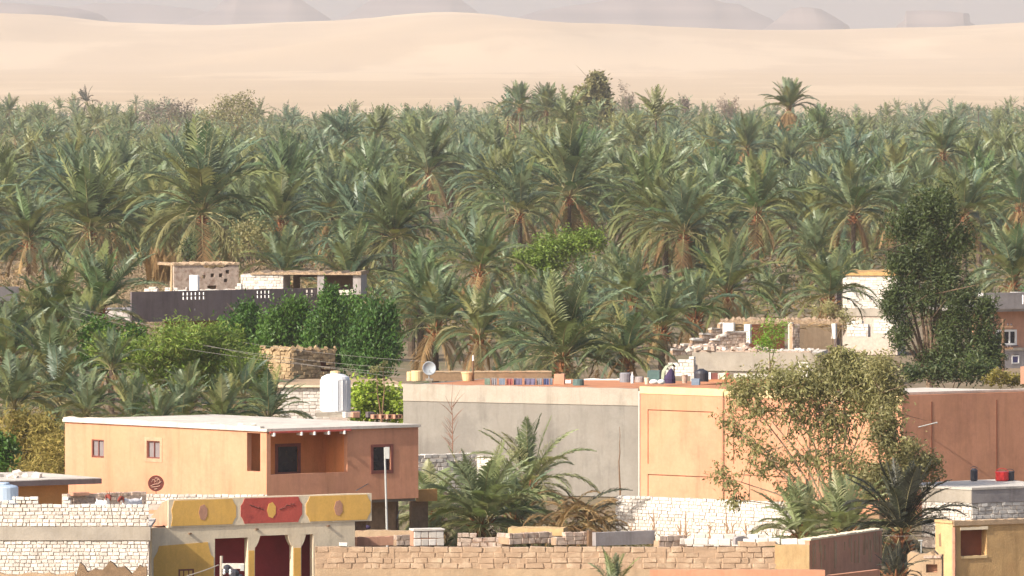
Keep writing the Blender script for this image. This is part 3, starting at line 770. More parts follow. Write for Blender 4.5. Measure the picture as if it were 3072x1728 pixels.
# ------------------------------------------------------------------ peach and orange building behind the eucalyptus
fA = Fr(2705, 72.2, -40); fB = Fr(2705, 72.2, 34)
h = root_at(fA, 'plastered_building', 'long peach building with recessed wall panels, its right face in orange shade', 'building')
x0 = fA.lx(1921); zt = fA.lz(1186); xe = fB.lx(3130)
def groove(px0, py0, px1, py1, w=.035):
    (a, b), (c, d) = fA.p(px0, py0), fA.p(px1, py1)
    return (min(a, c) - (w / 2 if abs(a - c) < .1 else 0), max(a, c) + (w / 2 if abs(a - c) < .1 else 0), min(b, d), max(b, d))
bays = [(1943, 2140), (2200, 2400), (2455, 2655)]
MB().wall(x0, -.02, 0, zt - .3, .05, .3, step=1).build('sunlit_wall', 'mud_dark', h, fr=fA)
hol = []
for a, b in bays:
    xa, xb = fA.lx(a), fA.lx(b)
    za = fA.lz(1228, xa); zb = fA.lz(1392, xa); zc = fA.lz(1422, xa)
    g_ = .045
    hol += [(xa, xa + g_, zb, za), (xa, xb, za - g_, za), (xa, xb, zc - g_, zc), (xa, xa + g_, .3, zc)]
MB().wall(x0, 0, .2, zt - .3, 0, .048, hol).build('render_coat', 'peach', h, fr=fA)
MB().wall(x0 - .02, .02, zt - .299, zt, -.025, .3, step=.5, jit=.015).build('top_band', 'buff', h, fr=fA)
for a in (2172, 2430):
    x = fA.lx(a); MB().tube([(x, -.06, .2), (x, -.06, zt - .1)], [.02, .02], 6).build('drain_pipe', 'wood', h, fr=fA)
MB().wall(.0, xe, 0, zt - .006, .0, .3, step=1).build('shaded_wall', 'peach', h, fr=fB)
for a in (2795, 2990):
    x = fB.lx(a); MB().box(x - .02, x + .02, -.012, -.001, .2, zt - .3).build('wall_seam', 'rust_wall', h, fr=fB)
P0 = Vector((0, 0)); PA = (fA.w(x0, 0) - h.location).xy; PB = (fB.w(xe, 0) - h.location).xy
mid = P0.lerp(PA, .33)
MB().slab([tuple(q) for q in (P0 + Vector((0, .35)), PB + Vector((-.3, .4)), PB + PA * .36 + Vector((-1, 0)), mid + Vector((.5, .1)))], zt - .1, zt + .015).build('roof', 'roof_white', h)
MB().slab([tuple(q) for q in (mid + Vector((.49, .35)), mid + PB * .8, PA + PB * .8, PA + Vector((.3, .3)))], zt - .12, zt - .02).build('earth_roof', 'roof_red', h)
rm = MB().box(fB.lx(2720), xe, .25, .6, zt + .016, zt + .1, .01).build('roof_kerb', 'roof_white', h, fr=fB)
PEACH = (fA, zt)
# bracket on the shaded wall
(bx, bz) = fB.p(2770, 1272)
br = MB().tube([(bx - .3, -.05, bz - .12), (bx + .3, -.4, bz + .05), (bx + .4, -.4, bz + .05)], [.025, .025, .05], 6).build('lamp_bracket', 'pole_metal', h, fr=fB)

# ------------------------------------------------------------------ low white-roofed building on the right
fA = Fr(2915, 76.5, -38); fB = Fr(2915, 76.5, 32)
h = root_at(fA, 'low_building', 'low building of white blocks under a grey beam, below the orange shaded wall', 'building')
zt = fA.lz(1470); x0 = fA.lx(2765); xe = fB.lx(3140)
wA = MB().box(x0, -.02, .03, .3, 0, zt - .52).build('sunlit_wall', 'limestone_mortar', h, fr=fA)
bricks(wA, 'limestone', x0, 0, .4, zt - .52, 0, .24, .14, budget=[150])
MB().wall(x0, 0, zt - .518, zt, -.02, .3, step=.4, jit=.01).build('beam', 'concrete_pale', h, fr=fA)
wB = MB().box(.0, xe, .03, .3, 0, zt - .52).build('shaded_wall', 'limestone_mortar', h, fr=fB)
bricks(wB, 'limestone', .02, xe, .4, zt - .52, 0, .3, .15, budget=[150])
MB().wall(0, xe, zt - .518, zt, -.02, .3, step=.5, jit=.01).build('shaded_beam', 'plaster_grey', h, fr=fB)  # greyer than the sunlit beam, with shade put into its colour
PA = (fA.w(x0, 0) - h.location).xy; PB = (fB.w(xe, 0) - h.location).xy
MB().slab([tuple(q) for q in (Vector((0, -.06)), PB + Vector((.1, 0)), PB + PA + Vector((.5, 3.3)), PA + Vector((-.5, 2.0)), PA + Vector((-.1, 0)))], zt + .003, zt + .09).build('roof', 'roof_white', h)
for nm, lb, px, py0, py1, w, m in (('water_jar', 'dark canister standing on the white roof against the orange wall', 2922, 1403, 1441, 22, 'black_plastic'),
                                   ('bucket', 'bright red bucket on the white roof against the orange wall', 3006, 1413, 1441, 40, 'red_plastic'),
                                   ('bucket', 'black bucket right of the red bucket', 3030, 1413, 1441, 28, 'black_plastic')):
    s = 75.4; p = at(px, py1, s); t = thing(nm, lb, 'bucket' if nm == 'bucket' else 'canister', (p.x, p.y + (.25 if m == 'black_plastic' and nm == 'bucket' else 0), zt + .092)); r = w / s / 2; hh = (py1 - py0) / s
    MB().lathe([(r * .8, 0), (r, hh * .1), (r, hh * .85), (r * (.7 if nm == 'water_jar' else 1.06), hh * .93), (r * (.5 if nm == 'water_jar' else 1.06), hh)], 14).build('body', m, t)
    MB().tube([(r * .9 * math.cos(a), 0, hh + r * .5 * math.sin(a)) for a in [i * math.pi / 8 for i in range(9)]], [.012] * 9, 5).build('handle', m, t)

# ------------------------------------------------------------------ ochre mud house, lower right corner
fA = Fr(2858, 83, -52); fB = Fr(2858, 83, 30)
h = root_at(fA, 'mud_house', 'ochre mud house with a deep square window hole, lower right corner', 'house')
zt = fA.lz(1566); x0 = fA.lx(2806); xe = fB.lx(3140)
MB().wall(x0, 0, 0, zt, 0, .3, step=.15, jit=.025).build('sunlit_wall', 'mud_yellow', h, fr=fA)
ho = (fB.lx(2882), fB.lx(2960), fB.lz(1668, 1), fB.lz(1584, 1))
wB = MB().wall(.0, xe, 0, zt, .0, .35, [ho], step=.3, jit=.025).build('shaded_wall', 'mud_ochre_shade', h, fr=fB)
MB().wall(.02, xe, zt - .14, zt + .03, -.06, .38, step=.12, jit=.02).build('coping', 'mud', h, fr=fB)
MB().wall(x0, .02, zt - .05, zt + .04, -.04, .3, step=.12, jit=.02).build('side_coping', 'mud_yellow', h, fr=fA)
ed = MB().tube([(.03, -.04, z * .12) for z in range(int(zt / .12))], [.06 + .02 * random.random() for _ in range(int(zt / .12))], 6).build('corner_bead', 'salmon', h, fr=fB)
MB().box(ho[0], ho[1], .34, .36, ho[2], ho[3]).build('window_board', 'rust_wall', h, fr=fB)
MB().wall(ho[0] - .03, ho[1] + .03, ho[3] - .06, ho[3] + .04, -.05, .1, step=.12, jit=.02).build('lintel', 'cream', h, fr=fB)
MB().wall(ho[0], ho[1], ho[2] - .08, ho[2] + .01, -.04, .1, step=.12, jit=.015).build('sill', 'buff', h, fr=fB)
PA = (fA.w(x0, 0) - h.location).xy; PB = (fB.w(xe, 0) - h.location).xy
MB().slab([tuple(q) for q in (Vector((0, .4)), PB + Vector((-.2, .4)), PB + PA, PA + Vector((.3, .1)))], zt - .15, zt - .06).build('roof', 'mud', h)
MB().prism([(fA.lx(2818), fA.lz(1640, -.5)), (fA.lx(2824), fA.lz(1640, -.5)), (fA.lx(2822), fA.lz(1600, -.5)), (fA.lx(2817), fA.lz(1604, -.5))], -.012, .02).build('patch', 'mud_dark', h, fr=fA)
fr = Fr(2722, 84, -14)
h = root_at(fr, 'ruined_wall', 'ruined tan mud wall with a hole, left of the ochre house', 'wall')
x1 = fr.lx(2825)
tp = lambda x: .06 * math.sin(x * 9) - .1 * (x < .12)
MB().wall(0, x1, 0, fr.lz(1658), 0, .35, [(fr.lx(2778), fr.lx(2812), fr.lz(1717), fr.lz(1692)), (fr.lx(2762), fr.lx(2764), .2, fr.lz(1712))], step=.12, jit=.04, top=tp).build('wall', 'mud', h, fr=fr)
MB().box(fr.lx(2776), fr.lx(2814), .3, .33, fr.lz(1719), fr.lz(1690)).build('infill', 'salmon', h, fr=fr)
MB().box(fr.lx(2772), fr.lx(2822), -.05, .2, fr.lz(1674), fr.lz(1664), .02).build('lintel', 'rubble', h, fr=fr)
p = at(2764, 1650, 84.2); u = thing('tap_pipe', 'small pale pipe with a T top standing on the ruined wall', 'pipe', (p.x, p.y + .1, 1.75))
MB().tube([(0, 0, 0), (.0, 0, p.z + .31 - 1.75)], [.02, .02], 6).build('stem', 'pole_metal', u); MB().tube([(-.11, 0, p.z + .33 - 1.75), (.05, 0, p.z + .33 - 1.75)], [.03, .03], 6).build('cross_piece', 'pole_metal', u)

# ------------------------------------------------------------------ tan front wall and what lies on it
fr = Fr(944, 83, 0)
h = root_at(fr, 'yard_wall', 'long tan wall of mud blocks along the bottom of the view', 'wall')
x1 = fr.lx(2428)
wtop = lambda x: fr.lz(interp(PX0 + (fr.O.x + x) * 83, [(944, 1634), (1200, 1637), (1500, 1636), (1900, 1642), (2080, 1634), (2200, 1630), (2300, 1622), (2428, 1618)]))
zl = fr.lz(1706)
w_ = MB().wall(0, x1, 0, fr.lz(1645), .018, .42, step=.2, jit=.02).build('wall', 'mud_mortar', h, fr=fr)
bricks(w_, 'mud_brick', 0, fr.lx(2330), zl, fr.lz(1625), 0, .52, .195, dp=.4, gap=.014, budget=[300], top=lambda x: wtop(x) - .05)
MB().wall(0, fr.lx(2330), .0, zl - .005, -.03, .034, step=.15, jit=.035).build('mud_render', 'mud', h, fr=fr)
MB().wall(fr.lx(2325), x1, 0, fr.lz(1634), -.02, .034, step=.2, jit=.02).build('smooth_render', 'mud_yellow', h, fr=fr)
bud = [60]
bricks(w_, 'limestone', fr.lx(2040), x1, fr.lz(1636), fr.lz(1616), .1, .45, .19, dp=.35, budget=bud, skip=.1)
for a in (1180, 1505, 1995, 2240):
    x = fr.lx(a); MB().box(x - .035, x + .035, -.012, .02, zl + .05, fr.lz(1645)).build('buttress_joint', 'mud_mortar', h, fr=fr)
bricks(w_, 'limestone', fr.lx(950), fr.lx(2030), fr.lz(1640), fr.lz(1628), .03, .4, .14, dp=.34, budget=[40], skip=.88)
f2 = Fr(2428, 83, 66)
xe = f2.lx(2645); zt = f2.lz(1622)
MB().wall(.01, xe, .5, zt, .0, .3, step=.12, jit=.025).build('return_wall', 'salmon', h, fr=f2)  # salmon tone puts pinkish shade into this end face of the tan wall
rng = random.Random(5); st = MB()
for i in range(26):
    x = rng.uniform(.05, xe - .1); z1 = zt - rng.uniform(.03, .3); st.box(x, x + rng.uniform(.04, .12), -.02 - .006 * rng.random(), .01, max(.6, z1 - rng.uniform(.3, 1.0)), z1, .01)
st.build('shadow_streaks', 'mud', h, fr=f2)  # thin strips stand for streaks of grazing shadow on the end face
rw = MB().wall(0, xe, zt + .004, zt + .07, -.05, .34, step=.15, jit=.02).build('return_coping', 'cream', h, fr=f2)
fr3 = Fr(1950, 88, 0)
h = root_at(fr3, 'low_wall', 'low bright orange painted wall at the bottom edge below the tan wall', 'wall')
MB().wall(0, fr3.lx(2475), 0, fr3.lz(1710), 0, .3, step=.3, jit=.01).build('wall', 'peach', h, fr=fr3)
f4 = Fr(2475, 88, 60)
MB().wall(0.01, f4.lx(2640), 0, f4.lz(1728), 0.0, .2, step=.5).build('return', 'peach', h, fr=f4)

def slab_thing(name, label, cat, px0, px1, py0, py1, s, ang, m, dep=.4, jit=.02, lean=0.0, tops=None):
    f = Fr(px0, s, ang); x1 = f.lx(px1); t = thing(name, label, cat, f.w(0, 0, f.lz(py1)), f.a)
    b = MB().wall(0, x1, 0, f.lz(py0) - f.lz(py1), 0, dep, step=max(.1, x1 / 8), jit=jit, top=tops)
    if m in ('limestone', 'rubble'):
        H_ = f.lz(py0) - f.lz(py1); b = MB().wall(0, x1, 0, H_ * .55, .03, dep, step=max(.1, x1 / 8), jit=jit)
        w_ = b.build('core', 'limestone_mortar' if m == 'limestone' else 'mud_mortar', t); rg = random.Random(px0)
        tj = [rg.uniform(-.3, .02) * min(.6, H_) for _ in range(12)]
        bricks(w_, m, 0, x1, 0, H_, 0, .34, .17, dp=min(.3, dep), budget=[90], gap=.02, top=lambda x: H_ + (tops(x) if tops else 0) + tj[int(11 * max(0, min(1, x / x1)))])
        return t
    b.build('body', m, t); return t
slab_thing('mud_wall', 'low sunlit mud wall on the left behind the tan wall, under the blue bundle', 'wall', 1064, 1240, 1592, 1634, 80.5, -6, 'mud', .5)
slab_thing('fallen_slab', 'fallen pinkish brick slab lying behind the left part of the tan wall', 'slab', 1072, 1190, 1612, 1638, 81.6, 20, 'salmon', .3, .02)
slab_thing('fallen_slab', 'reddish broken wall piece left of the white block stack', 'slab', 1190, 1236, 1606, 1638, 81.8, 24, 'rubble', .3, .05)
slab_thing('rubble_heap', 'pink shaded wall stub under a sunlit mud top, behind the middle of the tan wall', 'wall', 1528, 1658, 1600, 1634, 81.5, 30, 'rubble', .8, .04)
slab_thing('rubble_heap', 'sloping pinkish wall piece left of the grey concrete slab', 'wall', 1668, 1762, 1598, 1636, 81.5, 26, 'rubble', .4, .03, tops=lambda x: -.12 + x * .12)
slab_thing('post', 'short brown post stump left of the grey concrete slab', 'post', 1766, 1786, 1592, 1640, 81.4, 20, 'wood', .2, .02)
slab_thing('concrete_slab', 'grey concrete slab standing on edge behind the tan wall', 'slab', 1788, 1964, 1598, 1638, 81.8, 32, 'plaster_grey', .25, .006)
slab_thing('rubble_heap', 'pinkish rubble piece right of the grey concrete slab', 'wall', 1978, 2062, 1608, 1642, 81.6, 30, 'rubble', .4, .05)
slab_thing('grey_stone', 'rounded purple grey stone on the right part of the tan wall', 'stone', 2206, 2246, 1614, 1634, 82.6, 30, 'plaster_grey', .2, .02, tops=lambda x: .06 * math.sin(x * 6))
slab_thing('mud_wall', 'sunlit earth bank with a grassy edge below the fallen dry fronds', 'wall', 1524, 1690, 1584, 1606, 80.6, -8, 'mud_yellow', 1.2, .03)
# rubble row behind the wall
fr = Fr(1372, 81.3, 0)
h = root_at(fr, 'rubble_wall', 'ragged pinkish block courses behind the tan wall, right of the white stack', 'wall')
w_ = MB().box(0, fr.lx(1530), .03, .4, 0, fr.lz(1618)).build('wall', 'mud_mortar', h, fr=fr)
bricks(w_, 'rubble', 0, fr.lx(1530), fr.lz(1640), fr.lz(1600), 0, .34, .17, dp=.34, budget=[60], top=lambda x: fr.lz(1606) + .1 * math.sin(x * 4))
fr = Fr(2060, 81.6, 0)
h = root_at(fr, 'rubble_wall', 'ragged row of pale blocks behind the right part of the tan wall', 'wall')
w_ = MB().box(0, fr.lx(2300), .03, .4, 0, fr.lz(1622)).build('wall', 'mud_mortar', h, fr=fr)
bricks(w_, 'limestone', 0, fr.lx(2300), fr.lz(1640), fr.lz(1602), 0, .42, .2, dp=.34, budget=[60], skip=.06)
# stack of white blocks
p = at(1286, 1634, 82.2)
b = thing('block_stack', 'neat stack of pinkish white blocks behind the tan wall', 'block stack', (p.x, p.y, 1.55), R(18))
BRm = brick_meshes('limestone')
MB().box(-.58, .58, .03, .44, 0, .55).build('core', 'salmon', b)
for r in range(2):
    for c in range(4):
        link('block', BRm[(r + c) % 6], b, loc=(-.43 + c * .29, .1, .13 + r * .28), sc=(.265, .22, .25))
        if c < 2: link('block', BRm[(r + c + 2) % 6], b, loc=(.5, .26 + .0 + c * .2, .13 + r * .28), sc=(.2, .18, .25))
MB().box(-.6, .6, -.04, .48, .56, .62, .01).build('capping', 'limestone', b)
p = at(1084, 1592, 80.4)
b = thing('cloth_bundle', 'blue and red cloth bundle on the wall end by the painted house', 'bundle', (p.x, p.y, p.z))
for nm, m, o, r in (('blue_cloth', 'blue_cloth', (0, 0, .14), .14), ('red_cloth', 'red_cloth', (-.02, -.05, .05), .13), ('dark_cloth', 'navy_cloth', (.2, .05, .12), .12)):
    MB().tube_rings([(o[0], o[1], o[2] + r * .75 * math.sin(a), r * 1.15 * math.cos(a) + .01) for a in (-1.4, -.8, -.2, .4, .9, 1.4)], 9).build(nm, m, b, smooth=True)
slab_thing('rubble_wall', 'short ragged brown rubble ledge against the cream house front', 'wall', 944, 1030, 1608, 1640, 82.2, 10, 'rubble', .3, .05)

# ------------------------------------------------------------------ white block yard wall, centre right
fr = Fr(1846, 74.5, -36)
h = root_at(fr, 'block_wall', 'white limestone block yard wall below the peach building', 'wall')
x1 = fr.lx(2420); zt = fr.lz(1486)
w_ = MB().box(0, x1, .03, .3, -.3, zt - .05).build('wall', 'limestone_mortar', h, fr=fr)
bricks(w_, 'limestone', 0, x1, 0, zt, 0, .215, .135, dp=.25, budget=[300])

# ------------------------------------------------------------------ clutter on the flat roofs
def pot(name, label, cat, px, py0, py1, w, s, m, prof, n=14, dy=0):
    p = at(px, py1, s); t = thing(name, label, cat, (p.x, p.y + dy, p.z)); r = w / s / 2; hh = (py1 - py0) / s
    MB().lathe([(r * a, hh * b) for a, b in prof], n).build('body', m, t)
    return t
STRAIGHT = [(.95, 0), (1, .05), (1, .92), (.9, .96), (.88, 1)]
FLARE = [(.7, 0), (.75, .05), (.98, .85), (1.06, .88), (1.06, 1), (.9, 1)]
s = 67.2
pot('drum', 'fat cream drum on the grey roof left of the dish', 'drum', 1250, 1112, 1143, 36, s, 'buff', STRAIGHT)
pot('drum', 'narrow cream drum at the left corner of the grey roof', 'drum', 1229, 1115, 1143, 18, s, 'buff', STRAIGHT)
pot('planter', 'cream flared planter before the brown roof wall', 'planter', 1402, 1116, 1143, 36, s, 'buff', FLARE)
p = at(1287, 1143, s); t = thing('satellite_dish', 'grey satellite dish on the grey building roof', 'satellite dish', p)
r = 21 / s
d = MB().tube_rings([(0, 0, .07 * (q / r) ** 2, q) for q in (.02, r * .4, r * .7, r * .9, r)] + [(0, 0, .05, r * .98)], 20).build('dish', 'grey_metal', t, smooth=True); d.location = (0, 0, .56); d.rotation_euler = (R(82), 0, R(12))
MB().tube([(0, .05, 0), (0, .05, .56)], [.03, .03], 6).build('stand', 'grey_metal', t)
MB().tube([(0, 0, .4), (.03, -.3, .5)], [.012, .012], 5).build('feed_arm', 'grey_metal', t); MB().box(-.15, .18, -.1, .2, 0, .1, .02).build('base', 'concrete_pale', t)
p = at(1420, 1146, s); t = thing('antenna_mast', 'short dark mast with a pale tip on the grey roof', 'mast', p)
MB().tube([(0, 0, 0), (-.02, 0, .55), (-.01, 0, 1.1)], [.05, .05, .04], 6).build('pole', 'wood', t); MB().tube([(-.01, 0, .95), (-.01, 0, 1.2)], [.055, .03], 6).build('tip', 'white_paint', t)
# row of cloths hung on a low line
cl = [(1462, 18, 'green_cloth', 'dark green'), (1482, 18, 'grey_cloth', 'grey'), (1506, 20, 'pale_blue_cloth', 'pale blue'), (1529, 20, 'red_cloth', 'red'), (1554, 26, 'purple_cloth', 'wide violet'),
      (1590, 34, 'purple_cloth', 'widest violet'), (1618, 18, 'grey_cloth', 'second grey'), (1638, 18, 'blue_cloth', 'deep blue'), (1653, 10, 'pale_blue_cloth', 'narrow pale blue')]
for i, (px, w, m, nm) in enumerate(cl):
    s = 67.9; p = at(px, 1160, s); t = thing('laundry', nm + ' cloth hanging in the washing row on the grey roof', 'laundry', p, R(-20))
    k = 7; W = w / s; b = MB(); vs = []
    for j in range(k + 1):
        x = -W / 2 + W * j / k; yy = .035 * math.sin(j * 2.1 + i); vs += [(x, yy, .04 + .03 * math.sin(j + i)), (x, yy * .4, .36)]
    nv = len(vs); vs += [(x, y + .012, z) for x, y, z in vs]
    b.add(vs, [f for j in range(k) for f in ((2 * j, 2 * j + 2, 2 * j + 3, 2 * j + 1), (nv + 2 * j, nv + 2 * j + 1, nv + 2 * j + 3, nv + 2 * j + 2))]); b.build('cloth', m, t)
    MB().tube([(-W / 2 - .02, 0, .37), (W / 2 + .02, 0, .37)], [.012, .012], 5).build('line', 'wire', t)
slab_thing('roof_post', 'rough pink pillar stub at the end of the washing row', 'pillar', 1662, 1692, 1122, 1160, 67.8, -10, 'salmon', .35, .05)
slab_thing('roof_wall', 'low white wall strip left of the green drum on the roof', 'wall', 1692, 1712, 1140, 1158, 67.6, -10, 'white_paint', .2)
pot('drum', 'dark green plastic drum beside the low white roof wall', 'drum', 1735, 1138, 1162, 34, 68, 'teal_plastic', STRAIGHT)
slab_thing('roof_wall', 'long low white wall strip on the red roof right of the green drum', 'wall', 1752, 1858, 1136, 1154, 67.0, -6, 'white_paint', .2)
s = 67.4
pot('drum', 'dark grey drum at the left of the roof clutter', 'drum', 1876, 1118, 1154, 34, s, 'grey_cloth', STRAIGHT)
pot('bottle', 'pale green bottle on the roof edge between dark drums', 'bottle', 1897, 1116, 1150, 10, 68.5, 'white_plastic', [(.9, 0), (1, .1), (1, .6), (.4, .8), (.35, 1)], 10)
pot('drum', 'grey drum lying low right of the green bottle', 'drum', 1918, 1130, 1152, 26, s, 'plaster_grey', STRAIGHT)
slab_thing('crate', 'wide grey crate in the roof clutter', 'crate', 1942, 1978, 1112, 1150, 67, -10, 'teal_plastic', .5, .01)
pot('jar', 'small pale jar in front of the grey crate', 'jar', 1940, 1133, 1154, 14, 68.4, 'cream', FLARE, 12)
for px, lb in ((1962, 'longer white sack lying on the red roof edge'), (1984, 'shorter white sack lying on the red roof edge')):
    p = at(px, 1153, 68.6); b = thing('sack', lb, 'sack', p, R(10)); L = .2 if px < 1970 else .15
    MB().tube([(-L, 0, .07), (-L * .6, 0, .1), (0, 0, .11), (L * .6, 0, .1), (L, 0, .06)], [.03, .1, .11, .1, .03], 8).build('body', 'white_paint', b, smooth=True)
p = at(2010, 1150, 68); b = thing('covered_bundle', 'tall dark purple draped bundle on the roof', 'bundle', p)
MB().tube_rings([(0, 0, 0, .24), (-.02, 0, .2, .26), (.02, 0, .42, .18), (.05, 0, .6, .08), (.05, 0, .66, .02)], 10).build('cover', 'navy_cloth', b)
p = at(1996, 1140, 66.4); b = thing('tarpaulin', 'pale olive tarpaulin draped over a frame on the roof', 'tarpaulin', p, R(15))
vs = [(-.1, 0, -.2), (-.02, 0, .4), (.14, 0, .62), (.42, .05, .72), (.52, .1, .6), (-.1, .5, -.2), (-.02, .5, .4), (.14, .5, .62), (.42, .5, .72), (.52, .5, .6)]
tp_ = MB(); tp_.add(vs, [(i, i + 1, i + 6, i + 5) for i in range(4)]); tp_.add([(x, y, z - .02) for x, y, z in vs], [(i + 5, i + 6, i + 1, i) for i in range(4)]); tp_.build('sheet', 'olive_cloth', b)
MB().tube([(.5, .3, -.2), (.5, .3, .62)], [.03, .03], 5).build('frame_post', 'wood', b)
pot('water_tank', 'squat black water tank on the peach building roof', 'tank', 2104, 1106, 1152, 44, 67.2, 'black_plastic', [(.92, 0), (1, .05), (1, .7), (.85, .85), (.4, .95), (.3, 1)], 18)
slab_thing('crate', 'pale blue box in front of the black roof tank', 'crate', 2074, 2098, 1136, 1156, 68.4, -10, 'pale_blue_cloth', .3, .004)
pot('jar', 'reddish jar left of the pale blue box', 'jar', 2054, 1124, 1154, 18, 67.6, 'rubble', FLARE, 12)
for i, (px, w, m, nm) in enumerate(((2126, 12, 'white_paint', 'white rag at the left'), (2142, 22, 'window_frame', 'dark red rag'), (2166, 18, 'cream', 'cream rag'), (2182, 10, 'brick_red', 'brick red rag'))):
    slab_thing('laundry', nm + ' hung on the roof line by the black tank', 'laundry', px - w / 2, px + w / 2, 1118, 1138, 66.6, -15, m, .03, .03)
fr = Fr(2110, 66, -15)
h = root_at(fr, 'roof_wall', 'low reddish roof wall right of the black tank', 'wall')
MB().wall(0, fr.lx(2500), 0, fr.lz(1136), 0, .3, step=.4, jit=.02).build('wall', 'roof_red', h, fr=fr)

# ------------------------------------------------------------------ mud hut on a flat roof, upper centre left
fA = Fr(874, 60, -48); fB = Fr(874, 60, 36)
h = root_at(fA, 'mud_hut', 'cube shaped mud and stone hut on a flat roof among the green bushes', 'hut')
zb, zt = fA.lz(1148), fA.lz(1052); x0 = fA.lx(779); xe = fB.lx(1006)
rng = random.Random(9)
wA = MB().wall(x0, 0, zb, zt, 0, .3, step=.2, jit=.05).build('sunlit_wall', 'karsheef', h, fr=fA)
bricks(wA, 'karsheef', x0, 0, zb, zt - .05, -.06, .36, .2, dp=.16, gap=.05, budget=[120], skip=.12, jz=.05)
dr = (fB.lx(962), fB.lx(992), zb + .5, zb + 1.15)
wB = MB().wall(.01, xe, zb, zt, 0, .3, [dr], step=.2, jit=.05).build('shaded_wall', 'karsheef', h, fr=fB)
bricks(wB, 'karsheef', .05, xe, zb, zt - .05, -.05, .36, .2, dp=.14, gap=.05, budget=[120], skip=.25, jz=.05)
MB().box(dr[0], dr[1], .2, .24, dr[2], dr[3]).build('shutter', 'rust_wall', h, fr=fB)
PA = (fA.w(x0, 0) - h.location).xy; PB = (fB.w(xe, 0) - h.location).xy
rf = MB().slab([tuple(q) for q in (Vector((0, .05)), PB, PB + PA, PA)], zt - .08, zt + .02).build('roof', 'karsheef', h)
for q in range(26):
    t = rng.random(); P = (PA * t if q % 2 else PB * t) ; sz = rng.uniform(.14, .3)
    link('stone', random.choice(BR['karsheef']), rf, loc=(P.x, P.y + .1, zt + .05), rot=(rng.random(), rng.random(), rng.random() * 3), sc=(sz * 1.3, sz, sz * .7))
fA2 = Fr(840, 61.5, 8); 
h = root_at(fA2, 'block_house', 'low house of white blocks whose flat roof carries the mud hut', 'house')
x1 = fA2.lx(1216); zr = fA2.lz(1156)
w_ = MB().box(0, x1, .03, .3, 0, zr - .12).build('wall', 'limestone_mortar', h, fr=fA2)
bricks(w_, 'limestone', 0, fA2.lx(990), .3, zr - .12, 0, .3, .17, dp=.2, budget=[220])
MB().box(-.03, -.0, .03, 6, 0, zr - .1).build('side_wall', 'limestone_mortar', h, fr=fA2)
MB().wall(-.5, x1 + .1, zr - .118, zr, -.12, 7.5, step=.6, jit=.015).build('roof', 'mud', h, fr=fA2)
MB().wall(-.5, x1 + .1, zr - .1, zr + .015, -.16, -.122, step=.4, jit=.02).build('roof_edge', 'cream', h, fr=fA2)

# ------------------------------------------------------------------ dark shaded house with overhanging parapet
fr = Fr(395, 50, 36)
h = root_at(fr, 'parapet_house', 'long dark grey house with an overhanging pierced parapet behind the conifers', 'house')
xe = fr.lx(1087); zt = fr.lz(876); zb = zt - 1.7
holes = []
rngp = random.Random(4)
for grp, n in (((548, 621), 6), ((771, 816), 4), ((918, 948), 2)):
    for i in range(n):
        a = grp[0] + (grp[1] - grp[0]) * i / n; w = (grp[1] - grp[0]) / n * .62
        x0_, x1_ = fr.lx(a), fr.lx(a + w)
        for k in range(2): holes.append((x0_, x1_, zt - .28 - k * .26, zt - .1 - k * .26))
holes.append((fr.lx(584), fr.lx(590), zt - 1.2, zt - 1.08))
MB().wall(0, xe, zb, zt, 0, .16, holes, step=1.0).build('parapet', 'plaster_dark', h, fr=fr)
for a, b in ((535, 640), (760, 830), (908, 960)):
    yk = fr.w(fr.lx(b), .4).y; fk = Fr(a, F / (yk + (b - a) / 50 * .26), -14); MB().box(0, fk.lx(b), .0, .15, zb + .6, zt - .05).build('added_backing', 'white_paint', h, fr=fk)  # white boards added behind the holes, turned sunward to make them look bright
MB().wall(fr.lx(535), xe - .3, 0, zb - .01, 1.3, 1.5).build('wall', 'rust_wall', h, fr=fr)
MB().box(0.02, xe - .02, .162, 7.5, zb + .005, zb + .5).build('roof', 'plaster_grey', h, fr=fr)
MB().box(0, xe, -.02, .3, zb - .12, zb - .003).build('soffit_beam', 'plaster_dark', h, fr=fr)
# rooftop ruins
def rooftop(px, s, ang): return Fr(px, s, ang)
f2 = Fr(722, 49.2, -8)
hb = root_at(f2, 'roof_shed', 'roof shed with a white block end and ragged mud roof, above the dark parapet', 'shed')
z0 = f2.lz(884); z1 = f2.lz(824)
w_ = MB().box(0, f2.lx(850), .03, 2.6, z0, z1).build('block_wall', 'limestone_mortar', hb, fr=f2)
bricks(w_, 'limestone', 0, f2.lx(850), z0, z1, 0, .32, .17, dp=.15, budget=[120], gap=.02)
MB().wall(f2.lx(952), f2.lx(972), z0, z1 + .05, 0, .4).build('pillar', 'plaster_grey', hb, fr=f2)
MB().wall(f2.lx(1058), f2.lx(1082), z0, z1, .1, 2.4).build('end_wall', 'plaster_grey', hb, fr=f2)
MB().wall(f2.lx(851), f2.lx(1058), z0, z0 + .34, .2, .45, step=.3, jit=.05).build('low_wall', 'limestone', hb, fr=f2)
MB().wall(f2.lx(860), f2.lx(1056), z0, z1, 2.4, 2.6, [(f2.lx(880), f2.lx(940), z0 + .3, z1 - .2)], step=.3).build('back_wall', 'mud_dark', hb, fr=f2)
tr = MB(); rng = random.Random(6)
tr.wall(f2.lx(752), f2.lx(1084), z1 + .01, z1 + .16, -.12, 3.0, step=.14, jit=.08)
tr.build('roof', 'thatch', hb, fr=f2)
f2 = Fr(522, 48.5, 24)
hb = root_at(f2, 'stone_hut', 'rubble stone hut pierced by small square holes, on the dark house roof', 'hut')
z0 = f2.lz(890); z1 = f2.lz(800); x1 = f2.lx(716)
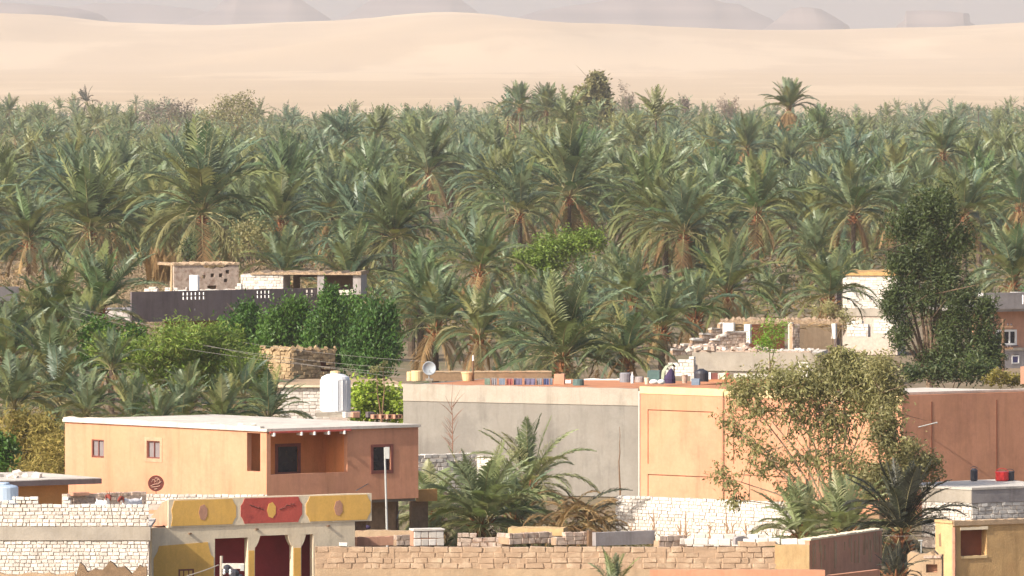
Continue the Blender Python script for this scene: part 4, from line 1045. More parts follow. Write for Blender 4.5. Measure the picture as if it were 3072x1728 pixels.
hl = [(f2.lx(a), f2.lx(a + 11), f2.lz(b + 11), f2.lz(b)) for a, b in ((632, 822), (657, 822), (677, 812), (672, 838), (606, 826))] + [(f2.lx(622), f2.lx(650), f2.lz(872), f2.lz(858))]
MB().wall(0, x1, z0, z1, 0, .4, hl, step=.22, jit=.07, top=lambda x: .12 * math.sin(x * 1.7)).build('wall', 'rubble', hb, fr=f2)
MB().box(f2.lx(626), f2.lx(690), .36, .39, z0, z1 - .15).build('dark_interior', 'mud_dark', hb, fr=f2)
MB().wall(-.05, x1 + .05, z1 + .06, z1 + .16, -.06, 2.6, step=.14, jit=.09).build('roof', 'thatch', hb, fr=f2)
slab_thing('pillar', 'white plastered pillar stub in front of the rubble hut', 'pillar', 568, 592, 826, 884, 49.4, -15, 'white_paint', .4, .03)
slab_thing('low_wall', 'bright white kerb of the dark house roof, right of the white pillar', 'wall', 600, 690, 868, 884, 49.2, -8, 'roof_white', .3, .06)
slab_thing('low_wall', 'broken white wall piece sloping up to the roof shed', 'wall', 684, 724, 850, 886, 49.2, -8, 'limestone', .3, .03, tops=lambda x: -.55 + x * .75)
slab_thing('rubble_heap', 'pale heap of stones at the left end of the dark house roof', 'rubble', 432, 472, 852, 882, 49.6, -10, 'limestone', .4, .06, tops=lambda x: -.3 + .25 * math.sin(x * 3.4))
slab_thing('low_wall', 'low pale kerb behind the wooden roof pole', 'wall', 494, 560, 862, 884, 49.4, -6, 'limestone', .3, .06)
p = at(514, 890, 49.8); t = thing('wooden_pole', 'thin wooden pole standing on the dark house roof by the reed screen', 'pole', p); MB().tube([(0, 0, 0), (.02, 0, .9), (.02, 0, 1.9)], [.09, .08, .06], 7).build('pole', 'wood_pale', t)
# house at the left edge
fr = Fr(-60, 47, 34)
h = root_at(fr, 'parapet_house', 'dark house with a purple grey parapet cut by the left edge', 'house')
MB().wall(0, fr.lx(58), fr.lz(905), fr.lz(862), 0, .2, step=.6).build('parapet', 'plaster_grey', h, fr=fr)
MB().wall(0, fr.lx(56), 0, fr.lz(905) - .005, .2, .4).build('wall', 'plaster_dark', h, fr=fr)
MB().box(0, fr.lx(56), .42, 5, fr.lz(905), fr.lz(880)).build('roof', 'plaster_grey', h, fr=fr)
MB().box(fr.lx(28), fr.lx(38), -.02, .05, fr.lz(918), fr.lz(908)).build('vent', 'white_paint', h, fr=fr)

# ------------------------------------------------------------------ unfinished house, upper right
fr = Fr(2070, 54, -8)
h = root_at(fr, 'unfinished_house', 'unfinished brick house with a cream beam, stepped gable walls and open columns', 'house')
zs = fr.lz(1056); xe = fr.lx(2450)
MB().wall(fr.lx(2076), xe, fr.lz(1112), zs, 0, .3, step=.5, jit=.012).build('beam', 'concrete_pale', h, fr=fr)
MB().wall(0, xe, 0, fr.lz(1112) - .005, .15, .4, [(fr.lx(2128), fr.lx(2150), fr.lz(1140), fr.lz(1118)), (fr.lx(2170), fr.lx(2200), fr.lz(1140), fr.lz(1118))]).build('wall', 'roof_white', h, fr=fr)
MB().box(.2, xe, .302, 6, zs - .25, zs - .05).build('roof', 'roof_white', h, fr=fr)
def stepped(pxs, pys, py0, s, ang, nm):
    f = Fr(pxs[0], s, ang); b = MB(); z0 = f.lz(py0); n = len(pxs) - 1
    tops = [f.lz(q, f.lx(a)) for a, q in zip(pxs, pys)]
    core = MB()
    for i in range(n):
        core.box(f.lx(pxs[i]) + (.0 if i else 0), f.lx(pxs[i + 1]) - .002, .03, .3, z0, tops[i] - .06)
    w_ = core.build(nm, 'mud_mortar', h, fr=f)
    xs_ = [f.lx(q) for q in pxs]
    bricks(w_, 'rubble', xs_[0], xs_[-1], z0, max(tops), 0, .36, .17, dp=.24, budget=[110], gap=.03, top=lambda x: tops[max(0, min(n - 1, sum(x >= q for q in xs_) - 1))])
    for i in range(n):
        MB().box(xs_[i], xs_[i + 1] - .01, -.03, .32, tops[i] - .05, tops[i] + .05, .05).build('coping', 'limestone', w_)  # pale caps paint the sunlit top edges of the steps
    stones(w_, 'rubble', xs_[0], xs_[-1], -.3, .5, min(tops) + .1, 14, .24, int(pxs[0]))
stepped([2018, 2050, 2078, 2106, 2134, 2160, 2172], [1050, 1034, 1018, 1002, 986, 970], 1066, 53.2, 30, 'gable_wall')
stepped([2096, 2116, 2138, 2160, 2180, 2240], [1048, 1034, 1020, 1006, 996], 1062, 53.8, 28, 'gable_wall')
for a, b, c, d in ((2168, 2200, 968, 1002), (2232, 2250, 972, 1030), (2364, 2376, 968, 1060), (2494, 2506, 970, 1016)):
    f = Fr(a, 53.2, -20); MB().wall(0, f.lx(b), f.lz(d), f.lz(c), 0, .3, step=.2, jit=.02).build('column', 'limestone', h, fr=f)
f = Fr(2377, 53.3, 34); w_ = MB().wall(.012, f.lx(2400), f.lz(1062), f.lz(972), .03, .3).build('column_side', 'mud_mortar', h, fr=f)
bricks(w_, 'rubble', .012, f.lx(2400), f.lz(1062), f.lz(972), 0, .22, .15, dp=.2, budget=[40])
f = Fr(2250, 52, 24); MB().wall(0, f.lx(2365), f.lz(1060), f.lz(975), .5, .7, step=.4).build('inner_wall', 'rust_wall', h, fr=f)
MB().wall(f.lx(2400), f.lx(2520), f.lz(1060), f.lz(975), .8, 1.0, step=.4).build('inner_wall', 'mud', h, fr=f)
f = Fr(2166, 52.6, 0)
MB().wall(0, f.lx(2530), f.lz(972), f.lz(960), -.2, 3.5, step=.12, jit=.1).build('reed_roof', 'thatch', h, fr=f)
rub = MB().wall(fr.lx(2080), xe - .3, zs + .002, zs + .09, .02, .28, step=.12, jit=.05).build('rubble_course', 'rubble', h, fr=fr)
stones(rub, 'rubble', fr.lx(2080), fr.lx(2300), .0, 1.6, zs + .08, 34, .26, 31)
stones(rub, 'limestone', fr.lx(2060), fr.lx(2460), .1, 1.8, zs + .06, 26, .22, 32)
slab_thing('block_wall', 'pile of pale block wall pieces at the left foot of the unfinished house', 'wall', 1996, 2082, 1068, 1128, 56, -20, 'limestone', .6, .08, tops=lambda x: -.5 + .5 * min(1, x))
slab_thing('block_wall', 'white block wall corner below the roof tower', 'wall', 2540, 2604, 962, 1010, 52, -24, 'limestone', .4, .12)
slab_thing('block_wall', 'broken white block wall right under the roof tower', 'wall', 2620, 2684, 950, 1000, 51, -20, 'limestone', .4, .12)
slab_thing('block_wall', 'white wall stub seen between the eucalyptus leaves', 'wall', 2394, 2424, 1086, 1140, 56, -20, 'limestone', .4, .1)
# white roof tower
fA = Fr(2528, 48, -12)
h = root_at(fA, 'block_tower', 'square tower room of white blocks with a mud roof beside the dark tree', 'tower')
x1 = fA.lx(2692); z0, z1 = fA.lz(925), fA.lz(826)
w_ = MB().box(0, x1, .03, 3, 0, z1).build('wall', 'limestone_mortar', h, fr=fA)
bricks(w_, 'limestone', 0, x1, z0, z1, 0, .3, .15, dp=.15, budget=[200], gap=.015)
MB().box(-.02, x1, -.05, .02, fA.lz(948), z0 - .005).build('beam', 'concrete_pale', h, fr=fA)
f = Fr(2510, 47.6, 45); MB().box(0.0, fA.lx(2528) - fA.lx(2506), 0, .2, 0, z1 - .1).build('side_wall', 'plaster_dark', h, fr=f)
MB().wall(-.1, x1 + .1, z1 + .003, z1 + .22, -.12, 5.5, step=.25, jit=.06).build('roof', 'thatch_ochre', h, fr=fA)

# ------------------------------------------------------------------ house at the right edge
fr = Fr(2925, 50, 33)
h = root_at(fr, 'balustrade_house', 'shaded two storey house with a pierced grey parapet at the right edge', 'house')
xe = fr.lx(3160); zt = fr.lz(878); zo = fr.lz(928)
hl = [(fr.lx(a), fr.lx(a + 8), zt - .72, zt - .16) for a in (2946, 2960, 3040, 3052, 3064, 3076, 3088)]
MB().wall(0, xe, zo, zt, -.9, -.75, hl, step=1).build('parapet', 'plaster_grey', h, fr=fr)
for a, b in ((2935, 2985), (3030, 3110)):
    yk = fr.w(fr.lx(b), -.4).y; fk = Fr(a, F / (yk + (b - a) / 50 * .26), -14); MB().box(0, fk.lx(b), .0, .15, zo + .11, zt - .04).build('inner_wall', 'white_paint', h, fr=fk)  # white panels added behind the slots, angled to catch the sun
MB().box(0, xe, -.748, 5, zo - .15, zo + .1).build('roof', 'plaster_grey', h, fr=fr)
MB().wall(0, xe, fr.lz(1046), zo - .155, 0, .3, [(fr.lx(2986), fr.lx(3050), fr.lz(1035), fr.lz(990))]).build('upper_wall', 'salmon', h, fr=fr)
MB().wall(0, xe, fr.lz(1112), fr.lz(1046) - .004, -.25, .3, [(fr.lx(3028), fr.lx(3050), fr.lz(1090), fr.lz(1066))]).build('lower_wall', 'plaster_grey', h, fr=fr)
MB().box(0, xe, -.32, -.252, fr.lz(1054), fr.lz(1046)).build('string_course', 'concrete_pale', h, fr=fr)
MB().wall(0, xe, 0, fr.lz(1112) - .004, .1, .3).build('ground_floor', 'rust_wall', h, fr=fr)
window(h, fr, 2986, 3050, 990, 1035, 'white_paint', 'pane_dark', y=-.02, t=.12, panes=3, sill='plaster_dark')
window(h, fr, 3028, 3050, 1066, 1090, 'white_paint', 'window_blue', y=-.27, t=.06)
p = at(3008, 1140, 51.5)
u = thing('utility_pole', 'dark utility pole with two crossarms before the house at the right edge', 'pole', (p.x, p.y, 0)); q = lambda py: CH - (py - HY) / 51.5
MB().tube([(0, 0, 0), (.02, 0, q(957))], [.13, .08], 8).build('pole', 'wood', u)
for py in (980, 1045):
    MB().box(-.5, .6, -.05, .05, q(py + 3), q(py - 3)).build('crossarm', 'wood', u)
    for x in (-.4, -.15, .3, .5): MB().lathe([(.03, q(py - 3)), (.06, q(py - 5)), (.04, q(py - 8)), (.05, q(py - 10))], 7, x, 0).build('insulator', 'plaster_dark', u)
# odd timber and pillars near there
slab_thing('reed_screen', 'upright orange reed screen below the dark tree', 'screen', 2878, 2900, 1086, 1146, 58, 30, 'thatch', .1, .06)
slab_thing('chimney', 'tan stub pillar at the right end of the white roof', 'pillar', 3062, 3076, 1100, 1152, 60, 0, 'salmon', .25, .01)
p = at(2690, 1090, 57); t = thing('fallen_trunk', 'fallen grey trunk leaning under the dark tree', 'log', p); MB().tube([(0, 0, 0), (.8, .1, -.3), (1.6, .1, -.55)], [.1, .11, .12], 7).build('trunk', 'bark', t)

# ------------------------------------------------------------------ wires
def wire(label, a, b, sag=.5, r=.007, m='wire'):
    A, B = at(*a), at(*b); n = 14
    pts = [A.lerp(B, i / n) - A - Vector((0, 0, 4 * sag * (i / n) * (1 - i / n))) for i in range(n + 1)]
    o = MB().tube(pts, [r] * (n + 1), 4).build('wire', m); o.location = A
    tag(o, label, 'wire')
wire('lower overhead wire from the left bushes to the grey roof', (215, 930, 58), (1225, 1135, 66), .4)
wire('upper overhead wire crossing the dark conifers', (200, 915, 56), (1290, 1085, 64), .5)
wire('middle overhead wire passing above the mud hut', (205, 950, 58), (1215, 1106, 66), .4)
wire('overhead wire in front of the mud hut', (230, 985, 59), (1215, 1120, 66), .3)
wire('short wire from the painted house roof up to the lamp post', (1068, 1472, 80), (1182, 1402, 78), .02, .018)
wire('wire running from the lower window to the junction pole', (560, 1728, 90), (655, 1695, 92), .02, .018)
wire('thin wire strung below the dark palm at the right', (2650, 1606, 84), (2790, 1602, 84), .05)

# ------------------------------------------------------------------ palms
def frond_arrays(e0, bend, L, nl, ll, lw, seed, droop=.2, seg=9, two=True, rw=.03):
    """one palm leaf growing from the origin towards +x: rachis plus leaflets. Returns verts, tris, material index (0 leaf, 1 stalk)"""
    rng = random.Random(seed)
    pts = [Vector((0, 0, 0))]; e = e0; side = 0.0; tw = rng.uniform(-.12, .12)
    N = 24
    for i in range(N):
        t = (i + .5) / N
        a = R(e0 - bend * t ** 1.35); side += tw / N
        pts.append(pts[-1] + Vector((math.cos(a) * math.cos(side), math.cos(a) * math.sin(side), math.sin(a))) * (L / N))
    def P(t):
        q = t * N; i = min(int(q), N - 1); return pts[i].lerp(pts[i + 1], q - i)
    def T(t):
        i = min(int(t * N), N - 1); return (pts[i + 1] - pts[i]).normalized()
    V, Fc, mi = [], [], []
    for i in range(seg + 1):
        t = i / seg; p = P(t); d = T(t); sd = Vector((-d.y, d.x, 0)).normalized(); up = sd.cross(d) * -1
        w = rw * (1.6 - 1.35 * t)
        V += [p + sd * w, p + Vector((0, 0, w * 1.2)), p - sd * w]
    for i in range(seg):
        for k in range(3):
            a, b = i * 3 + k, i * 3 + (k + 1) % 3; c, d = b + 3, a + 3
            Fc += [(a, b, c), (a, c, d)]; mi += [1, 1]
    for i in range(nl):
        for sg in (-1, 1):
            t = .17 + .83 * (i + rng.uniform(.1, .9)) / nl
            p = P(t); d = T(t); sd = Vector((-d.y, d.x, 0)).normalized(); up = d.cross(sd).normalized()
            if up.z < 0: up = -up
            prof = (.45 + .85 * math.sin(math.pi * min(1, (t - .1) * 1.15)) ** .8) * (1 - .45 * t ** 3)
            l = ll * prof * rng.uniform(.85, 1.12)
            v = (d * (.55 + .5 * t) + sd * sg * rng.uniform(.7, .95) + up * rng.uniform(.15, .5)).normalized()
            dr = Vector((0, 0, -droop * rng.uniform(.5, 1.4) * l))
            wv = (d * .8 + up * .5).normalized() * lw * .5
            o = len(V)
            if two:
                m_ = p + v * l * .55 + dr * .25; V += [p - wv * .8, p + wv * .8, m_ + wv, m_ - wv, p + v * l + dr]
                Fc += [(o, o + 1, o + 2), (o, o + 2, o + 3), (o + 3, o + 2, o + 4)]; mi += [0, 0, 0]
            else:
                V += [p - wv, p + wv, p + v * l + dr]; Fc += [(o, o + 1, o + 2)]; mi += [0]
    return np.array([tuple(v) for v in V], np.float32), np.array(Fc, np.int32), np.array(mi, np.int32)

CLS = [(83, 22, .95), (70, 48, 1.0), (54, 74, 1.0), (34, 92, 1.0), (10, 92, .95), (-18, 62, .85), (-48, 38, .72)]      # start angle, bend, length factor
def frond_meshes(leaf, nl, ll, lw, two, tagn, seg=9, stalk='petiole'):
    out = []
    for c, (e0, bend, lf) in enumerate(CLS):
        row = []
        for k in range(2):
            V, Fc, mi = frond_arrays(e0 + (k * 6 - 3), bend + k * 14 - 7, 1.0 * lf, nl, ll, lw, c * 10 + k, seg=seg, two=two, rw=.0065, droop=.28 if tagn == 'near' else .22)
            row.append((V, Fc, mi))
        out.append(row)
    return out
NEAR = frond_meshes('palm_leaf', 46, .175, .016, True, 'near')
MID = frond_meshes('palm_leaf', 24, .17, .038, False, 'mid', 5)
FAR = frond_meshes('palm_leaf', 8, .18, .068, False, 'far', 1)
MID2 = frond_meshes('palm_leaf', 15, .17, .05, False, 'mid', 3)
FMESH = {}
def near_frond(c, k, leaf):
    key = (c, k, leaf)
    if key not in FMESH:
        V, Fc, mi = NEAR[c][k]; FMESH[key] = mesh_np('frond', V, Fc, [leaf, 'petiole'], mi)
    return FMESH[key]
def layout(rng, n, up=0.0, skirt=.1, sparse=0.0):
    out = []
    for i in range(n):
        t = (i + .5) / n; t = min(.999, max(0, t + rng.uniform(-.07, .07)))
        q = t ** (1 + up)
        c = min(5, int(q * 6)); dead = False
        if t > 1 - skirt: c = 6; dead = True
        if rng.random() < sparse: continue
        old = (c == 5 and rng.random() < .7) or (c == 4 and rng.random() < .4) or (c == 3 and rng.random() < .12)
        out.append((c, rng.randrange(2), i * 2.39996 + rng.uniform(-.35, .35), rng.uniform(.82, 1.1), 2 if dead else (1 if old else 0), rng.uniform(-.1, .1), rng.uniform(-.12, .12)))
    return out
def fibre_heart(r, hgt, seed, n=26):
    rng = random.Random(seed); b = MB()
    b.tube([(0, 0, -hgt), (0, 0, -hgt * .4), (0, 0, .12)], [r * .8, r * 1.25, r * .5], 8)
    for i in range(n):
        a = i * 2.4 + rng.uniform(-.2, .2); z = -hgt * (.05 + .95 * i / n); el = R(62 - 62 * i / n)
        d = Vector((math.cos(a) * math.cos(el), math.sin(a) * math.cos(el), math.sin(el))); p = Vector((math.cos(a), math.sin(a), 0)) * r * .7 + Vector((0, 0, z)); l = rng.uniform(.35, .75)
        b.tube([p, p + d * l * .5, p + d * l], [.06, .05, .02], 4)
    return b
def trunk_mb(hgt, r, seed, lean=(0, 0)):
    rng = random.Random(seed); n = max(4, int(hgt / .35)); pts, rs = [], []
    for i in range(n + 1):
        t = i / n
        for k in (0, 1):
            if i == n and k: break
            pts.append((lean[0] * (t - 1) * abs(t - 1) * -1 * -1, lean[1] * (t - 1), hgt * t - hgt + (.12 if k else 0)))
            rs.append(r * (1.25 - .3 * t) * (1.12 if k == 0 else .9) * rng.uniform(.94, 1.06))
    return MB().tube(pts, rs, 8)

N_PALM = [0]
KEEP = []
def palm(label, px, py, s, wpx, h=None, n=44, up=0.0, skirt=.1, leaf='palm_leaf', seed=None, group=None, heart=True, lean=(0, 0), name='date_palm', sparse=0.0, dy=0.0, rot=None, minz=None):
    """a large palm: its own trunk, fibrous heart and every frond an object"""
    N_PALM[0] += 1; rng = random.Random(seed if seed is not None else N_PALM[0] * 7 + 1)
    p = at(px, py, s); g = gz(p.y) if minz is None else minz; hgt = max(.35, p.z - g) + .15; L = wpx / s * .64
    root = thing(name, label, 'palm tree', (p.x, p.y, p.z - hgt), 0, group)
    KEEP.append((px, py, s, wpx))
    r = .17 if L > 3 else .13
    tr = trunk_mb(hgt, r, seed or N_PALM[0], lean).build('trunk', 'palm_bark', root); tr.location = (0, 0, hgt)
    if heart:
        hb_ = fibre_heart(r * 1.05, min(.9, hgt * .5), N_PALM[0]).build('fibre_heart', 'palm_fibre', root); hb_.location = (0, 0, hgt)
    for c, k, az, sc, dead, tx, ty in layout(rng, n, up, skirt, sparse):
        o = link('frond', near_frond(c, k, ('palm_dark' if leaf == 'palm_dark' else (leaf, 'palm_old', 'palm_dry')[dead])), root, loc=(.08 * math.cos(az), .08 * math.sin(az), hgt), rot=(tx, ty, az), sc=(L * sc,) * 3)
    return root

PG = None
palm('huge olive green palm with a tall dark upright centre, trunk ending above the dark house', 607, 640, 38, 450, n=58, skirt=.07, seed=3)
palm('big pale green palm with an orange fibrous heart, left of the huge palm', 268, 690, 37.5, 400, n=52, up=.2, skirt=.05, seed=4)
palm('dark palm at the left edge with a blackish trunk below it', 85, 720, 39, 270, n=46, seed=5)
palm('slender upright palm breaking the skyline, with an orange heart, centre left', 1285, 520, 27, 270, n=48, up=.45, skirt=.12, seed=6)
palm('large palm in the grove centre with yellow drooping lower fronds', 1708, 590, 32, 390, n=56, skirt=.16, seed=7)
palm('tall reddish palm with a brown skirt standing above the right skyline', 2366, 330, 21, 160, n=84, up=.1, skirt=.4, seed=8)
palm('bluish upright palm right of the grove centre', 2052, 700, 40, 300, n=46, up=.3, seed=9)
palm('grey green palm with arching fronds left of the dark tree', 2270, 640, 38, 300, n=46, seed=10)
palm('palm with hanging fronds behind the unfinished house gable', 2182, 880, 47, 320, n=50, skirt=.12, seed=11)
palm('palm with bare cut stalks around an orange heart, behind the grey roof dish', 1306, 985, 55, 330, n=44, up=.2, skirt=.18, seed=12)
palm('wide bushy palm rising straight behind the washing row', 1688, 1075, 60, 430, n=60, up=.35, skirt=.04, seed=13)
palm('palm with a dark heart and pale hanging fronds behind the roof crates', 1893, 905, 50, 290, n=46, skirt=.15, seed=14)
palm('leaning palm with a shaggy orange heart left of the white tower', 2488, 895, 50, 280, n=42, skirt=.22, seed=15, lean=(1.2, 0))
palm('pale silvery palm at the left with a stiff upright frond', 300, 935, 55, 350, n=48, up=.35, skirt=.03, seed=16)
palm('broad palm right of the dark tree', 2893, 640, 40, 280, n=46, seed=17)
palm('blue green palm in the middle of the lower grove', 1440, 810, 46, 300, n=46, up=.2, seed=18)
palm('silvery palm leaning over the right end of the dark house', 1048, 845, 46, 300, n=44, up=.25, seed=19, skirt=.03)
palm('dark dense palm right of the huge palm', 842, 660, 37, 260, n=46, seed=20)
palm('spiky palm on the skyline left of the columnar tree', 1560, 322, 19, 130, n=52, up=.8, skirt=.05, seed=21)
palm('spiky palm on the skyline, right one of the close pair', 1640, 334, 19, 140, n=52, up=.8, skirt=.05, seed=22)
palm('low shaggy palm in front of the left grove beside the dark house', 175, 960, 55, 300, n=40, skirt=.12, seed=23)
palm('drooping palm right behind the dish with a bent dark frond', 1440, 1010, 57, 290, n=40, skirt=.15, seed=24)
palm('short palm right of the wide bushy palm, behind the roof drums', 1880, 1065, 60, 260, n=40, up=.3, seed=25, skirt=.05)
palm('small yellow green palm behind the roof shed', 850, 830, 44, 260, n=38, up=.4, skirt=0, seed=26)
palm('palm with pale fronds at the right edge above the house', 3040, 840, 46, 300, n=44, up=.3, skirt=.04, seed=27)
palm('full palm at the upper right with an orange heart', 2830, 460, 29, 210, n=44, seed=28)
palm('upright palm at the upper right skyline behind the grove clearing', 2240, 450, 25, 190, n=42, up=.4, seed=29)
palm('palm above the lime bush with arching yellowish fronds', 1560, 640, 35, 270, n=44, seed=30)
palm('palm with a rusty heart at the far right edge', 3060, 620, 36, 240, n=44, skirt=.15, seed=31)
palm('palm with long pale fronds before the grove clearing', 2560, 640, 37, 290, n=46, up=.2, seed=32)
palm('small palm left of the unfinished house gable', 1985, 985, 53, 250, n=44, up=.1, seed=33)
palm('low palm behind the gable steps of the unfinished house', 2085, 950, 50, 240, n=42, up=.2, seed=34)
for i, (px, py, w) in enumerate(((2889, 332, 46), (2936, 336, 40), (3021, 346, 46))):
    palm('small round headed palm, %s of the three on the right skyline' % ('leftmost', 'middle one', 'rightmost')[i], px, py, 12.5, w, n=30, up=.5, skirt=0, seed=40 + i, heart=False)
palm('grey palm rising above the skyline at the far left', 28, 335, 14, 90, n=36, seed=44, heart=False)
p_ = palm('wind bent dark palm leaning left on the left skyline', 318, 300, 13, 90, n=16, up=.7, skirt=0, seed=45, heart=False, leaf='palm_dark'); p_.rotation_euler = (0, R(-18), 0)
# front palms
palm('bright green palm arching in front of the grey building', 1588, 1455, 75, 340, n=38, up=-.15, skirt=0, leaf='palm_front', seed=50, lean=(.3, 0))
palm('many stemmed young palm in the front centre, left of the dry fronds', 1445, 1575, 77, 400, n=76, up=-.1, skirt=.06, leaf='palm_front', seed=51, heart=True)
palm('low palm with brown drooping fronds behind the white block stack', 1290, 1550, 76, 330, n=44, up=-.35, leaf='palm_front', skirt=.15, seed=52)
palm('short leafy palm clump between the two front palms', 1545, 1560, 76.2, 280, n=44, up=.0, skirt=.1, seed=58)
palm('young palm tips poking up at the bottom edge', 1840, 1775, 88, 210, n=16, up=1.6, skirt=0, seed=53, heart=False, name='young_palm')
palm('grey young palm below the eucalyptus', 2400, 1610, 78, 300, leaf='palm_front', n=56, up=.3, skirt=.02, seed=54, name='young_palm')
palm('second grey young palm below the eucalyptus, right of the first', 2535, 1605, 78.5, 320, leaf='palm_front', n=56, up=.3, skirt=.02, seed=55, name='young_palm')
palm('dark shaded palm right of the tan wall end', 2705, 1600, 80, 360, n=60, up=.5, skirt=.1, seed=56, leaf='palm_dark')
palm('dark young palm at the bottom edge left of the ruined wall', 2688, 1735, 85, 170, n=24, up=.6, skirt=.1, seed=57, leaf='palm_dark', name='young_palm')
# low palms left, behind the peach house
for i, (px, py, s, w, u_, lb) in enumerate(((40, 1225, 64, 300, .4, 'low grey palm at the left edge above the brown bushes'), (262, 1246, 67, 240, .2, 'low palm left of the row behind the peach roof'), (395, 1262, 69, 240, .5, 'wide low palm behind the left end of the peach roof'),
                                   (545, 1258, 69, 210, .9, 'small bluish palm behind the middle of the peach roof'), (668, 1264, 69, 240, .4, 'low palm with arching fronds behind the peach roof, left of the tank'), (805, 1256, 67.5, 250, .0, 'low drooping palm beside the white block house'),
                                   (150, 1125, 60, 340, .1, 'shaggy leaning palm above the low palms at the left'), (20, 1085, 57, 320, .2, 'dense palm at the left edge below the dark parapet'),
                                   (175, 1205, 63, 290, -.1, 'low palm under the shaggy leaning palm'), (110, 1010, 55, 320, .0, 'drooping palm at the left below the parapet edge'), (250, 1030, 56, 260, .2, 'palm tuft left of the rounded green bush'), (480, 1266, 70, 180, .3, 'smallest palm tuft behind the peach roof'))):
    palm(lb, px, py, s, w, n=48, up=u_, skirt=.06, seed=60 + i, heart=i in (6, 7), lean=((i % 3 - 1) * .4, 0))
for i, (px, py, s, w, lb) in enumerate(((335, 1110, 61.6, 220, 'palm fronds spilling through the left end of the thicket'), (560, 1195, 63.5, 190, 'palm tuft at the lower edge of the thicket'), (730, 1190, 63, 210, 'palm tuft between the thicket and the mud hut'))):
    palm(lb, px, py, s, w, n=26, up=.3, skirt=.05, seed=90 + i, heart=False)
# dry fronds heap, front centre
rng = random.Random(71); p = at(1750, 1590, 77.5)
hp = thing('dry_frond_heap', 'heap of dry brown palm fronds leaning right of the front palms', 'frond heap', (p.x, p.y, p.z - .4))
for i in range(120):
    az = rng.uniform(-.9, 4.0); c = rng.choice((2, 3, 3, 4, 4, 5)); L = rng.uniform(1.3, 2.2)
    link('frond', near_frond(c, rng.randrange(2), 'palm_dry'), hp, loc=(rng.gauss(-.15, .55), rng.uniform(-.4, .5), rng.uniform(.1, 1.25)), rot=(rng.uniform(-.4, .4), rng.uniform(-.3, .3), az), sc=(L * .75, L * .75, L))
lf = near_frond(2, 0, 'palm_dark')
for i, (dx, sc_) in enumerate(((-.55, 3.0), (-.4, 2.5))): link('frond', lf, hp, loc=(dx, .2, .5 - .3 * i), rot=(0, R(-8), R(-8 - 6 * i)), sc=(sc_,) * 3)
# reed and thatch stuff
def frond_screen(label, px0, px1, py0, py1, s, n, seed, flat=0.0, name='reed_screen'):
    rng = random.Random(seed); p = at((px0 + px1) / 2, py1, s); W = (px1 - px0) / s; H_ = (py1 - py0) / s
    t = thing(name, label, 'reed screen', p)
    for i in range(n):
        az = rng.uniform(0, 6.28); 
        link('dry_frond', near_frond(0 if not flat else rng.choice((2, 3, 4)), rng.randrange(2), 'palm_dry'), t, loc=(rng.uniform(-W / 2, W / 2), rng.uniform(-.3, .3), rng.uniform(-.1, .1)), rot=(rng.uniform(-.15, .15), rng.uniform(-.15, .15), az), sc=(.7 * H_ if not flat else 1.3, .7 * H_ if not flat else 1.3, H_ * rng.uniform(.8, 1.15) if not flat else .5))
frond_screen('tan dry reed screen at the left end of the dark house roof', 445, 525, 745, 862, 48, 44, 81)
frond_screen('ragged dry fronds lying on the roof shed of the dark house', 770, 1070, 815, 850, 48.2, 26, 84, flat=1.0, name='reed_roof_pile')
frond_screen('thin dry fronds lying on the rubble hut roof', 540, 700, 795, 830, 47.6, 14, 85, flat=1.0, name='reed_roof_pile')
frond_screen('untidy dry fronds piled on the unfinished house roof', 2190, 2520, 950, 985, 52.8, 60, 82, flat=1.0, name='reed_roof_pile')
frond_screen('dry fronds hanging beside the shaggy leaning palm', 2390, 2520, 900, 990, 51.5, 26, 83, flat=1.0, name='reed_roof_pile')

# ------------------------------------------------------------------ the rest of the grove
def crown_arrays(lib, n, seed, up=0.0, skirt=.08):
    rng = random.Random(seed); VV, FF, MM = [], [], []; o = 0
    for c, k, az, sc, dead, tx, ty in layout(rng, n, up, skirt):
        V, Fc, mi = lib[c][k]
        Rm = np.array(Matrix.Rotation(az, 3, 'Z') @ Matrix.Rotation(ty, 3, 'Y') @ Matrix.Rotation(tx, 3, 'X'), np.float32)
        VV.append((V * sc) @ Rm.T); FF.append(Fc + o); o += len(V); MM.append(np.where(mi == 0, (0, 4, 2)[dead], mi))
    return np.concatenate(VV), np.concatenate(FF), np.concatenate(MM)
LM = ['palm_leaf', 'petiole', 'palm_dry', 'palm_bark', 'palm_old']
MIDC = [crown_arrays(MID, n, 100 + i, u_, sk) for i, (n, u_, sk) in enumerate(((56, -.1, .05), (60, .1, .03), (52, .35, .02), (58, -.25, .08), (56, 0, .05), (64, .2, .02), (54, -.15, .16), (56, .1, .02)))]
FARC = [crown_arrays(FAR, n, 200 + i, u_, sk) for i, (n, u_, sk) in enumerate(((25, -.1, .1), (27, .1, .06), (24, .35, .0), (26, -.2, .16), (26, 0, .12)))]
MID2C = [crown_arrays(MID2, n, 150 + i, u_, sk) for i, (n, u_, sk) in enumerate(((46, -.1, .05), (48, .1, .03), (42, .35, .02), (46, -.25, .1), (46, 0, .06)))]
MMESH = [mesh_np('crown', V, Fc, LM, mi) for V, Fc, mi in MIDC]
TMESH = [trunk_mb(1.0, .03, 300 + i).mesh('trunk', 'palm_bark') for i in range(3)]
rng = random.Random(11)
KEEP += [(1660, 750, 44.5, 250), (2190, 1010, 54, 330), (2800, 800, 55, 300), (1795, 320, 17, 120), (700, 340, 16, 160)]
spots = []
y = 585.0
